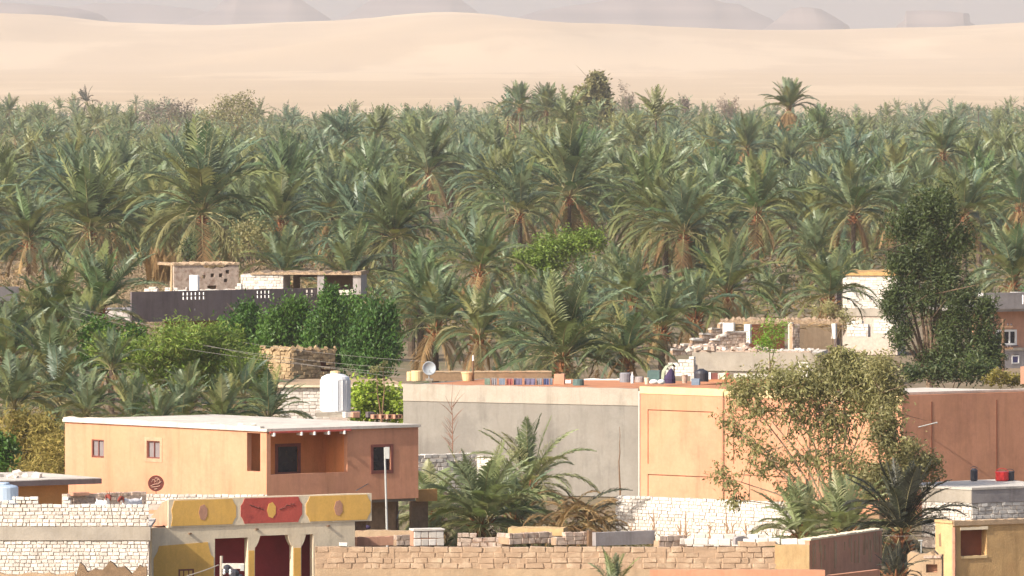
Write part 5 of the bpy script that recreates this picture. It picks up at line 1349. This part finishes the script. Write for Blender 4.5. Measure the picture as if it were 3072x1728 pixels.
while y < 2640:
    cell = 12.4 if y < 1000 else 12.8
    hw = y * .0665
    x = -hw + rng.uniform(0, cell)
    while x < hw:
        X, Y = x + rng.uniform(-4.5, 4.5), y + rng.uniform(-4.5, 4.5); x += cell
        s = F / Y; px = PX0 + X * s
        if px < 1000 and s > 36: continue                      # open strip behind the dark house
        if 2230 < px < 2640 and 25.6 < s < 28.2: continue       # clearing
        if rng.random() < .07: continue
        py_ = HY + (CH - gz(Y) - 4) * s
        if any(s > q[2] - .5 and abs(px - q[0]) < .5 * (q[3] + 8 * s) * .58 and -.75 * q[3] - 20 < py_ - q[1] < .45 * q[3] + 2 * s for q in KEEP): continue
        if any(abs(s - q[2]) < q[2] ** 2 / 26000 * 7 and abs(px - q[0]) < 5 * s for q in KEEP): continue
        spots.append((Y, X))
    y += cell
for _ in range(90):                                            # nearer palms, centre and right, between the houses
    s = rng.uniform(44.5, 57); px = rng.uniform(1110, 1960) if s > 48 else rng.uniform(1110, 3060)
    if 2480 < px < 2720 and s > 46: continue
    py_ = HY + (CH - 2.5) * s
    if any(s > q[2] - .3 and abs(px - q[0]) < .26 * q[3] + 2.0 * s and -.75 * q[3] - 60 < py_ - q[1] < .45 * q[3] + 3 * s for q in KEEP): continue
    if any(abs(F / s - F / q[2]) < 5 and abs(px - q[0]) < 4.5 * s for q in KEEP): continue
    spots.append((F / s, (px - PX0) / s))
spots.sort()
near, far = spots[:250], spots[250:]
GROVE = []
for Y, X in near:
    s = F / Y; px = PX0 + X * s
    hgt = rng.uniform(1.8, 6.2) if s < 44 else rng.uniform(1.0, 4.2)
    if px < 1100 and s > 34: hgt = rng.uniform(2.6, 5)
    L = rng.choice((rng.uniform(3.4, 4.6), rng.uniform(4.8, 6.0), rng.uniform(4.8, 6.0))) if s < 44 else rng.uniform(2.6, 3.8)
    root = thing('date_palm', '', 'palm tree', (X, Y, gz(Y)), 0, 'palms of the dense grove'); GROVE.append((root, px, HY + (CH - gz(Y) - hgt) * s))
    link('trunk', rng.choice(TMESH), root, loc=(0, 0, hgt), sc=(rng.uniform(5.5, 7),) * 2 + (hgt,))
    k = rng.randrange(8)
    if hgt < 3: k = rng.choice((1, 2, 5, 7))
    link('crown', MMESH[k], root, loc=(0, 0, hgt), rot=(rng.uniform(-.1, .1), rng.uniform(-.1, .1), rng.uniform(0, 6.28)), sc=(L, L, L * rng.uniform(.9, 1.15)))
LAND = [(607, 640, 'huge olive green palm'), (268, 690, 'big palm with the orange heart'), (85, 720, 'dark palm at the left edge'), (1285, 520, 'slender upright skyline palm'), (1708, 590, 'large central palm with yellow drooping fronds'),
        (2052, 700, 'bluish upright palm'), (2270, 640, 'arching palm left of the dark tree'), (2182, 880, 'unfinished house gable'), (1306, 985, 'palm with bare cut stalks'), (1688, 1040, 'wide bushy palm behind the washing'),
        (1893, 905, 'palm behind the roof crates'), (2893, 640, 'broad palm right of the dark tree'), (1440, 810, 'blue green palm of the lower grove'), (842, 660, 'dark dense palm'), (1660, 760, 'lime green bush'), (2790, 640, 'tall dark feathery tree'),
        (2610, 860, 'white block tower'), (2450, 510, 'sandy clearing'), (3040, 840, 'house at the right edge'), (2560, 640, 'palm with long pale fronds'), (1560, 640, 'palm above the lime bush'), (2830, 460, 'full palm at the upper right'), (1048, 845, 'silvery palm by the dark house'), (1795, 330, 'columnar skyline tree')]
ORD = ['nearest', 'second nearest', 'third nearest', 'fourth nearest', 'fifth nearest', 'sixth nearest', 'seventh nearest', 'eighth nearest', 'ninth nearest', 'tenth nearest', 'eleventh nearest', 'twelfth nearest', 'thirteenth nearest', 'fourteenth nearest', 'fifteenth nearest', 'sixteenth nearest', 'seventeenth nearest', 'eighteenth nearest', 'nineteenth nearest', 'twentieth nearest', '21st nearest', '22nd nearest', '23rd nearest', '24th nearest', '25th nearest', '26th nearest', '27th nearest', '28th nearest']
bins = {}
for root, px, py in GROVE:
    lx_, ly_, nm = min(LAND, key=lambda q: math.hypot(q[0] - px, q[1] - py)); dx, dy_ = px - lx_, py - ly_
    rel = ('above' if dy_ < 0 else 'below') if abs(dy_) > abs(dx) else ('left of' if dx < 0 else 'right of')
    bins.setdefault((nm, rel), []).append((math.hypot(dx, dy_), root))
for (nm, rel), lst in bins.items():
    for i, (_, root) in enumerate(sorted(lst, key=lambda q: q[0])): root['label'] = 'grove palm, %s of those %s the %s' % (ORD[min(i, 27)], rel, nm)
VV, FF, MM, TT = [], [], [], []; o = 0
tb = MB().tube([(0, 0, -1), (0, 0, 0)], [.03, .025], 5, cap=False); TV = np.array(tb.v, np.float32); TF = np.array([t for f in tb.f for t in ((f[0], f[1], f[2]), (f[0], f[2], f[3]))], np.int32)
for i, (Y, X) in enumerate(far):
    s = F / Y; lib = MID2C if s > 19.5 else FARC; k = rng.randrange(len(lib)); V, Fc, mi = lib[k]
    hgt = rng.uniform(1.6, 6.4) if rng.random() < .9 else rng.uniform(6.4, 9.8); hgt = max(1, hgt + 1.5 * math.sin(X * .045 + 1) + 1.2 * math.sin(X * .11 + Y * .01)); L = rng.choice((rng.uniform(3.4, 4.6), rng.uniform(4.8, 6.0), rng.uniform(4.8, 6.0)))
    Rm = np.array(Matrix.Rotation(rng.uniform(0, 6.28), 3, 'Z') @ Matrix.Rotation(rng.uniform(-.12, .12), 3, 'X'), np.float32)
    VV.append((V * L) @ Rm.T + np.array((X, Y, gz(Y) + hgt), np.float32)); FF.append(Fc + o); MM.append(mi); TT.append(np.full(len(V), rng.random(), np.float32)); o += len(V)
    VV.append(TV * np.array((6, 6, hgt), np.float32) + np.array((X, Y, gz(Y) + hgt), np.float32)); FF.append(TF + o); MM.append(np.full(len(TF), 3)); TT.append(np.zeros(len(TV), np.float32)); o += len(TV)
g = struct(link('palm_grove', mesh_np('palm_grove', np.concatenate(VV), np.concatenate(FF), LM, np.concatenate(MM), np.concatenate(TT))), 'stuff')
g['label'] = 'far rows of date palms fading into the haze'; g['category'] = 'palm grove'

# offshoots: trunkless young palms crowding the ground between the trunks
OFFC = [crown_arrays(MID2, 26, 170 + i, u_, sk) for i, (u_, sk) in enumerate(((.3, .0), (.1, .1), (.6, 0), (0, .15)))]
VV, FF, MM, TT = [], [], [], []; o = 0
for i in range(370):
    s = rng.uniform(24, 44) if i < 300 else rng.uniform(44, 59); px = rng.uniform(-40, 3110)
    if s > 35 and px < 1090: continue
    if s > 44 and px > 2010: continue
    V, Fc, mi = OFFC[i % 4]; L = rng.uniform(1.5, 3.0); X, Y = (px - PX0) / s, F / s
    Rm = np.array(Matrix.Rotation(rng.uniform(0, 6.28), 3, 'Z'), np.float32)
    VV.append((V * L) @ Rm.T + np.array((X, Y, gz(Y) + rng.uniform(.1, .9)), np.float32)); FF.append(Fc + o); MM.append(mi); TT.append(np.full(len(V), rng.random(), np.float32)); o += len(V)
g = struct(link('palm_offshoots', mesh_np('palm_offshoots', np.concatenate(VV), np.concatenate(FF), LM, np.concatenate(MM), np.concatenate(TT))), 'stuff')
g['label'] = 'young trunkless palm offshoots crowding the grove floor'; g['category'] = 'palm offshoots'

# ------------------------------------------------------------------ leafy trees and bushes
def leaves(nprng, centres, radii, counts, size, droop=0.0, aspect=.4, clump=28, cr=.28, shell=.45, upw=0.0):
    """small leaf quads gathered in clumps through ellipsoids"""
    P = []
    for c, r, n in zip(centres, radii, counts):
        m = max(1, int(n / clump)); d = nprng.normal(size=(m, 3)); d /= np.linalg.norm(d, axis=1)[:, None]
        sub = np.array(c) + d * (nprng.random((m, 1)) ** shell) * np.array(r)
        k = np.repeat(np.arange(m), clump)
        P.append(sub[k] + nprng.normal(size=(len(k), 3)) * cr * np.array((1, 1, 1.0 + abs(upw))) * min(r))
    P = np.concatenate(P); n = len(P)
    a = nprng.normal(size=(n, 3)); a[:, 2] = a[:, 2] * .7 - droop + upw; a /= np.linalg.norm(a, axis=1)[:, None]
    b = np.cross(a, nprng.normal(size=(n, 3))); b /= np.linalg.norm(b, axis=1)[:, None] + 1e-6
    s = size * nprng.uniform(.6, 1.35, (n, 1)); A = a * s; B = b * s * aspect * .5
    V = np.stack([P, P + A * .5 + B, P + A, P + A * .5 - B], 1).reshape(-1, 3)
    return V, np.arange(n * 4).reshape(-1, 4)

def tree(name, label, cat, base, clumps, s, leaf, size, bark='bark', tr=.12, seed=1, droop=0.0, aspect=.4, cr=.28, shell=.45, upw=0.0, clump=28, zb=None, depth=1.0, limbs=True, group=None, mult=1.0):
    """clumps: px, py, rx, ry in photo pixels at depth s and a leaf count"""
    rng = random.Random(seed); nr = np.random.default_rng(seed)
    B = at(base[0], base[1], s); g = gz(B.y) if zb is None else zb
    t = thing(name, label, cat, (B.x, B.y, g), 0, group); O = np.array((B.x, B.y, g))
    cs, rs, ns = [], [], []
    for px, py, rx, ry, n in clumps:
        p = at(px, py, s); rr = rx / s; cs.append(np.array((p.x, p.y + rng.uniform(-.6, .6) * rr * depth, p.z)) - O); rs.append((rr, rr * depth, ry / s)); ns.append(n * mult)
    V, Fc = leaves(nr, cs, rs, ns, size, droop, aspect, clump, cr, shell, upw)
    me = mesh_np('crown', V, Fc, leaf, tint=np.repeat(nr.random(len(Fc)) * .35, 4)); link('crown', me, t)
    b = MB(); fork = Vector((0, 0, max(.3, min(c[2] for c in cs) * .55)))
    b.tube([(0, 0, -.1), tuple(fork * .5 + Vector((rng.uniform(-.05, .05), 0, 0))), tuple(fork)], [tr * 1.3, tr * 1.05, tr], 8)
    b.build('trunk', bark, t)
    if limbs:
        for c in cs:
            c = Vector(c); m_ = fork.lerp(c, .5) + Vector((rng.uniform(-.15, .15), rng.uniform(-.1, .1), .12)) * (c - fork).length * .4
            lb = MB().tube([tuple(fork * .92), tuple(fork.lerp(m_, .5)), tuple(m_), tuple(m_.lerp(c, .6)), tuple(c)], [tr * .6, tr * .48, tr * .36, tr * .22, tr * .08], 6); 
            for q in range(3):
                a = m_.lerp(c, rng.random()); e = a + Vector((rng.uniform(-1, 1), rng.uniform(-1, 1), rng.uniform(-.3, 1))) * .35 * (c - fork).length
                lb.tube([tuple(a), tuple(a.lerp(e, .5)), tuple(e)], [tr * .2, tr * .14, tr * .05], 5)
            lb.build('limb', bark, t)
    return t

# the eucalyptus in front of the peach building
tree('eucalyptus_tree', 'wide olive leaved eucalyptus spreading in front of the peach building', 'tree', (2500, 1600),
     [(2330, 1142, 104, 72, 1972), (2225, 1172, 66, 63, 1138), (2190, 1268, 57, 72, 421), (2260, 1330, 85, 72, 579), (2175, 1430, 57, 54, 421), (2310, 1400, 95, 63, 632), (2210, 1500, 57, 31, 237),
      (2380, 1238, 95, 90, 948), (2440, 1152, 114, 81, 2839), (2560, 1117, 118, 72, 3916), (2620, 1192, 90, 72, 2839), (2500, 1258, 95, 90, 1958), (2440, 1370, 95, 72, 884), (2560, 1400, 85, 90, 1566), (2390, 1480, 76, 45, 368), (2280, 1222, 85, 54, 474), (2520, 1062, 66, 36, 881)],
     76.5, 'leaf_eucalyptus', .2, 'bark_pale', .1, 21, droop=.9, aspect=.32, cr=.15, clump=14, shell=.62)
tree('eucalyptus_tree', 'dense rusty olive tree at the right side of the eucalyptus, before the orange wall', 'tree', (2640, 1600),
     [(2670, 1180, 50, 60, 1700), (2660, 1290, 65, 80, 2800), (2705, 1370, 75, 65, 2600), (2775, 1400, 60, 45, 1700), (2630, 1430, 75, 70, 2400), (2690, 1470, 65, 60, 1700), (2640, 1100, 50, 55, 1100)],
     77.5, 'leaf_olive', .16, 'bark', .08, 22, droop=.5, aspect=.4, cr=.2, clump=22)
# big dark tree right
tree('tamarisk_tree', 'tall dark green feathery tree beside the white tower', 'tree', (2790, 1130),
     [(2800, 620, 75, 60, 4200), (2720, 690, 66, 60, 3400), (2862, 720, 66, 66, 3600), (2790, 730, 40, 40, 1200), (2745, 800, 70, 56, 3400), (2840, 830, 60, 50, 2400), (2690, 880, 56, 66, 2800), (2770, 900, 50, 50, 1600), (2700, 1000, 40, 60, 1700), (2890, 920, 66, 70, 3600), (2845, 1010, 56, 66, 2800), (2945, 1000, 56, 80, 3200), (2925, 1085, 80, 46, 3000), (2960, 930, 36, 50, 1200), (2780, 1080, 46, 40, 1300), (2830, 1080, 60, 46, 2000), (2985, 1060, 40, 50, 1500), (2690, 800, 44, 40, 1200), (2670, 930, 36, 40, 900)],
     55, 'leaf_dark', .24, 'bark', .2, 23, aspect=.26, cr=.2, upw=.5, shell=.55, clump=40, mult=.95)
# pointed bright bushes in front of the dark house
for i, (base, cl_, lb) in enumerate(((690, [(700, 1026, 46, 60, 1494), (735, 966, 33, 60, 1150), (655, 1076, 50, 50, 1265), (752, 936, 18, 30, 436)], 'bright conifer leaning left before the dark house'),
                                     (850, [(830, 1006, 50, 60, 1609), (870, 956, 33, 50, 1092), (800, 1056, 50, 50, 1265), (905, 936, 24, 35, 598)], 'bright conifer in the middle before the dark house'),
                                     (985, [(985, 916, 30, 45, 1035), (1000, 976, 46, 60, 1494), (950, 1026, 50, 60, 1494), (1000, 1066, 50, 50, 1265), (1000, 882, 13, 21, 287)], 'tallest bright conifer reaching over the dark parapet'),
                                     (1110, [(1110, 976, 50, 60, 1609), (1150, 1016, 46, 60, 1380), (1080, 1056, 61, 50, 1494), (1130, 1086, 61, 40, 1265), (1170, 956, 26, 40, 575)], 'bright conifer at the right end of the dark house'))):
    tree('conifer', lb, 'conifer', (base, 1110), cl_, 55 + .4 * i, 'leaf_bright', .23, 'bark', .1, 30 + i, aspect=.36, cr=.24, upw=1.2, shell=.62, mult=1.9, group='conifers before the dark house')
tree('bush', 'dark green leafy mass filling in behind the bright conifers', 'bush', (930, 1120), [(700, 1014, 60, 46, 1500), (780, 1004, 70, 60, 2000), (860, 994, 70, 66, 2200), (940, 1004, 70, 60, 2200), (1030, 994, 70, 70, 2400), (1110, 1004, 70, 66, 2300), (1165, 1034, 46, 46, 1300), (1060, 934, 44, 46, 1100)], 54.6, 'leaf_bright', .2, 'bark', .1, 39, aspect=.45, cr=.22, upw=.7, mult=1.5)
# bushes on the left
tree('bush', 'feathery yellow green thicket sloping below the dark house', 'bush', (560, 1170), [(330, 1046, 70, 50, 1500), (430, 1071, 90, 55, 2300), (540, 1021, 100, 60, 2900), (650, 1031, 90, 55, 2500), (720, 1096, 90, 55, 2300), (590, 1101, 120, 55, 2600), (770, 1146, 60, 50, 1300), (480, 1126, 110, 45, 1800), (650, 1156, 110, 40, 1600)], 61, 'leaf_thicket', .24, 'bark', .1, 41, mult=1.4, cr=.17, aspect=.22, upw=.35, shell=.45, clump=20)
tree('bush', 'rounded green bush left of the yellow green one', 'bush', (330, 1120), [(300, 1010, 60, 50, 1300), (360, 1060, 70, 50, 1400), (290, 1080, 50, 40, 800), (400, 1010, 40, 35, 500)], 60, 'leaf_bright', .2, 'bark', .1, 42, mult=1.9, aspect=.5)
tree('bush', 'green bush between the white roof tank and the grey building', 'bush', (1130, 1290), [(1090, 1200, 45, 50, 1100), (1150, 1190, 50, 45, 1200), (1185, 1230, 36, 40, 700), (1110, 1240, 60, 30, 800)], 65, 'leaf_lime', .22, 'bark', .08, 43, aspect=.6)
tree('sapling', 'thin straight sapling with a small leafy tip left of the grey building', 'sapling', (1145, 1290), [(1130, 1112, 24, 18, 160), (1148, 1092, 10, 16, 50)], 66, 'leaf_olive', .14, 'wood', .07, 44, aspect=.5, limbs=True)
tree('bush', 'lime green bush in the middle of the palm grove', 'bush', (1660, 830), [(1590, 770, 60, 40, 1500), (1680, 740, 80, 50, 2200), (1760, 720, 60, 40, 1400), (1620, 800, 70, 30, 1100)], 44, 'leaf_bush', .24, 'bark', .1, 45, aspect=.4, cr=.2, mult=1.3)
tree('bush', 'dull yellow shrub right of the huge palm trunk', 'bush', (760, 770), [(740, 690, 50, 36, 900), (780, 720, 40, 36, 700), (720, 740, 40, 30, 500)], 40, 'leaf_olive', .2, 'bark', .08, 46, aspect=.4)
tree('bush', 'small teal shrub left of the huge palm trunk', 'bush', (570, 780), [(565, 745, 24, 34, 500)], 41, 'leaf_dark', .18, 'bark', .06, 47)
tree('bush', 'brownish olive bush at the lower left above the slab roof', 'bush', (100, 1420), [(60, 1290, 70, 45, 1200), (140, 1310, 60, 50, 1200), (90, 1370, 90, 50, 1500), (170, 1400, 40, 40, 600)], 70, 'brush_straw', .3, 'bark', .08, 48, aspect=.2, upw=.5, mult=1.3)
tree('bush', 'fresh green bush at the left edge above the slab roof', 'bush', (10, 1420), [(0, 1390, 45, 60, 1000), (20, 1340, 30, 40, 500)], 72, 'leaf_bright', .22, 'bark', .08, 49, aspect=.5)
tree('bush', 'pale dry grass bush left of the peach house corner', 'bush', (150, 1440), [(160, 1350, 50, 50, 900), (120, 1420, 70, 30, 900)], 74, 'brush_straw', .24, 'bark', .05, 50, aspect=.2, upw=.4)
tree('bush', 'leafy shrub growing on the unfinished house roof', 'bush', (2310, 1070), [(2300, 1020, 46, 42, 900), (2330, 990, 40, 36, 600)], 55, 'leaf_lime', .14, 'bark', .06, 51)
tree('bush', 'green shrub top under the shaggy leaning palm', 'bush', (2500, 960), [(2490, 930, 50, 26, 600), (2540, 950, 36, 24, 400)], 53.5, 'leaf_olive', .16, 'bark', .06, 52)
tree('bush', 'dark scrubby bush below the dark tree along the white roof edge', 'bush', (2850, 1140), [(2800, 1120, 60, 30, 1200), (2870, 1110, 60, 36, 1300), (2930, 1115, 60, 40, 1400), (2740, 1120, 50, 30, 900)], 58.5, 'leaf_dark', .2, 'bark', .06, 63, cr=.2)
tree('bush', 'dull bush in front of the house at the right edge', 'bush', (3010, 1150), [(2990, 1135, 40, 20, 600), (3050, 1140, 40, 18, 600)], 59.5, 'leaf_rust', .2, 'bark', .05, 64, cr=.25)
tree('bush', 'olive scrub along the back of the roofs left of the white roof', 'bush', (2600, 1150), [(2560, 1120, 70, 30, 1000), (2650, 1110, 60, 40, 1000), (2480, 1130, 50, 24, 600)], 60, 'leaf_olive', .18, 'bark', .05, 65, cr=.22)
# skyline trees
tree('columnar_tree', 'tall columnar grey green tree standing above the palm skyline', 'tree', (1795, 400), [(1790, 250, 30, 36, 900), (1800, 300, 32, 50, 1100), (1752, 300, 26, 50, 700), (1810, 350, 30, 40, 700), (1740, 350, 26, 36, 500)], 17, 'leaf_olive', .7, 'bark_pale', .3, 53, aspect=.5, mult=1.6, cr=.22)
tree('tree', 'olive green round trees on the skyline, left of centre', 'tree', (700, 400), [(690, 320, 50, 36, 900), (740, 310, 40, 34, 800), (640, 350, 40, 40, 700), (720, 360, 70, 36, 1000)], 16, 'leaf_olive', .5, 'bark', .25, 54)
tree('tree', 'brownish tree on the skyline left of the olive one', 'tree', (520, 400), [(500, 330, 40, 30, 700), (560, 330, 30, 36, 500), (450, 350, 40, 30, 500)], 15, 'leaf_grey', .5, 'bark', .25, 55)
for i, (px, py, w, hh) in enumerate(((1880, 290, 36, 34), (2056, 310, 18, 24), (2185, 310, 34, 30))):
    tree('bare_tree', 'pinkish bare tree on the skyline, %s' % ('right behind the columnar tree', 'the narrowest of three', 'left of the tall reddish palm')[i], 'tree', (px, py + 60), [(px - w * .3, py, w * .6, hh, 300), (px + w * .4, py + 8, w * .5, hh, 300), (px, py + 30, w, hh * .7, 400)], 13, 'leaf_grey', .6, 'bark', .25, 56 + i, aspect=.25, upw=.5)
tree('bush', 'yellow olive shrubs on the slope right of the grove centre', 'bush', (2020, 500), [(1990, 455, 50, 30, 700), (2060, 470, 50, 30, 700), (2120, 500, 50, 30, 600)], 27, 'leaf_olive', .35, 'bark', .1, 60)
tree('bush', 'rusty brown shrubs in front of the tall reddish palm', 'bush', (2150, 560), [(2110, 540, 60, 30, 700), (2180, 540, 40, 30, 500)], 29, 'leaf_rust', .3, 'bark', .1, 61)
tree('tree', 'dark round tree filling the gap between the central palms', 'tree', (1520, 610), [(1510, 540, 40, 40, 900), (1550, 570, 40, 36, 700)], 33, 'leaf_dark', .3, 'bark', .15, 62)

# bare sapling in front of the grey wall, bare stick
def bare(label, px, py0, py1, s, seed, n=14, r=.03, m='twig', name='bare_sapling', spread=.7):
    rng = random.Random(seed); p = at(px, py1, s); H_ = (py1 - py0) / s; t = thing(name, label, 'sapling', p)
    b = MB(); pts = [(rng.uniform(-.03, .03), 0, H_ * i / 8) for i in range(9)]; b.tube(pts, [r * (1 - .75 * i / 8) for i in range(9)], 5); b.build('stem', m, t)
    if n:
        tw = MB()
        for i in range(n):
            z = H_ * rng.uniform(.05, .75); a = rng.choice((-1, 1)); l = spread * rng.uniform(.5, 1.2)
            d = Vector((a * rng.uniform(.35, .9), rng.uniform(-.4, .4), rng.uniform(.7, 1.2))).normalized(); q = Vector((0, 0, z)); tw.tube([tuple(q), tuple(q + d * l * .5 + Vector((0, 0, .04))), tuple(q + d * l)], [r * .4, r * .3, r * .12], 4)
        struct(tw.build('twig', m, t), 'stuff')
bare('bare reddish sapling in front of the grey wall', 1356, 1150, 1420, 73.5, 5, 26)
bare('straight bare stick before the right end of the grey wall', 1859, 1280, 1490, 73.8, 6, 0, .04, 'wood', 'stick')
rng = random.Random(15)
for i, px in enumerate((1895, 1960, 2040, 2058, 2130, 2180, 2196, 2236)):
    o = bare('%s dry stem standing before the white block wall' % ('first', 'second', 'third', 'fourth', 'fifth', 'sixth', 'seventh', 'eighth')[i] + ', counted from the dry fronds', px, 1545 + rng.uniform(-20, 25), 1632, 79.5, 90 + i, 5, .05, 'dry_stem', 'dead_shrub', .3)
# ------------------------------------------------------------------ undergrowth (nobody could count it)
nr = np.random.default_rng(5); cs, rs, ns = [], [], []
for i in range(1800):
    Y = 560 + (nr.random() ** 1.3) * 1300; X = nr.uniform(-1, 1) * Y * .066; s = F / Y; px = PX0 + X * s
    if s > 44 and (380 < px < 1120 or px > 1950): continue
    r = nr.uniform(.8, 2.0) * (1 + (Y - 560) / 1500); cs.append((X, Y, gz(Y) + .35)); rs.append((r * 1.3, r * 1.3, r * .6)); ns.append(56)
V, Fc = leaves(nr, cs, rs, ns, .75, aspect=.16, clump=14, cr=.35, upw=.35)
tt = np.repeat(nr.random(len(Fc) // 14 + 1), 14)[:len(Fc)]
g = struct(link('undergrowth', mesh_np('undergrowth', V, Fc, 'brush_dry', tint=np.repeat(tt, 4))), 'stuff')
g['label'] = 'dry grass and brush between the palms'; g['category'] = 'undergrowth'
cs, rs, ns = [], [], []
for i in range(520):                                           # dry brush on the open strip and in the clearing
    if i < 400: s = nr.uniform(37, 46); px = nr.uniform(-20, 1010)
    else: s = nr.uniform(25.4, 28.5); px = nr.uniform(2250, 2640)
    p = at(px, 0, s); cs.append((p.x, p.y, gz(p.y) + .6)); rs.append((1.6, 1.6, .75)); ns.append(112)
V, Fc = leaves(nr, cs, rs, ns, .5, aspect=.14, clump=14, cr=.3, upw=.5)
g = struct(link('dry_brush', mesh_np('dry_brush', V, Fc, 'brush_pink', tint=np.repeat(np.repeat(nr.random(len(Fc) // 14 + 1), 14)[:len(Fc)], 4))), 'stuff')
g['label'] = 'pinkish dry brush on the open strip behind the dark house'; g['category'] = 'dry brush'
cs, rs, ns = [], [], []
for i in range(220):
    s = nr.uniform(57, 74); px = nr.uniform(-40, 840) if s < 68 else nr.uniform(-40, 190); p = at(px, 0, s); cs.append((p.x, p.y, .25)); rs.append((.9, .9, .45)); ns.append(84)
for i in range(160):
    s = nr.uniform(76, 82.2); px = nr.uniform(1120, 2700); p = at(px, 0, s); cs.append((p.x, p.y, .1)); rs.append((.5, .5, .3)); ns.append(42)
V, Fc = leaves(nr, cs, rs, ns, .35, aspect=.14, clump=14, cr=.35, upw=.6)
tt = np.repeat(nr.random(len(Fc) // 14 + 1), 14)[:len(Fc)]
g = struct(link('yard_grass', mesh_np('yard_grass', V, Fc, 'brush_dry', tint=np.repeat(tt, 4))), 'stuff')
g['label'] = 'dry weeds on the ground of the yards'; g['category'] = 'grass'

# ------------------------------------------------------------------ haze
m, t, out = nodes('haze_air')
pv = nd(t, 'ShaderNodeVolumePrincipled'); pv.inputs['Color'].default_value = (.975, .96, .985, 1); pv.inputs['Density'].default_value = .00006; pv.inputs['Anisotropy'].default_value = .15
t.links.new(pv.outputs[0], out.inputs['Volume'])
struct(MB().box(-5200, 5200, -300, 16200, -20, 190).build('haze', 'haze_air'), 'stuff')
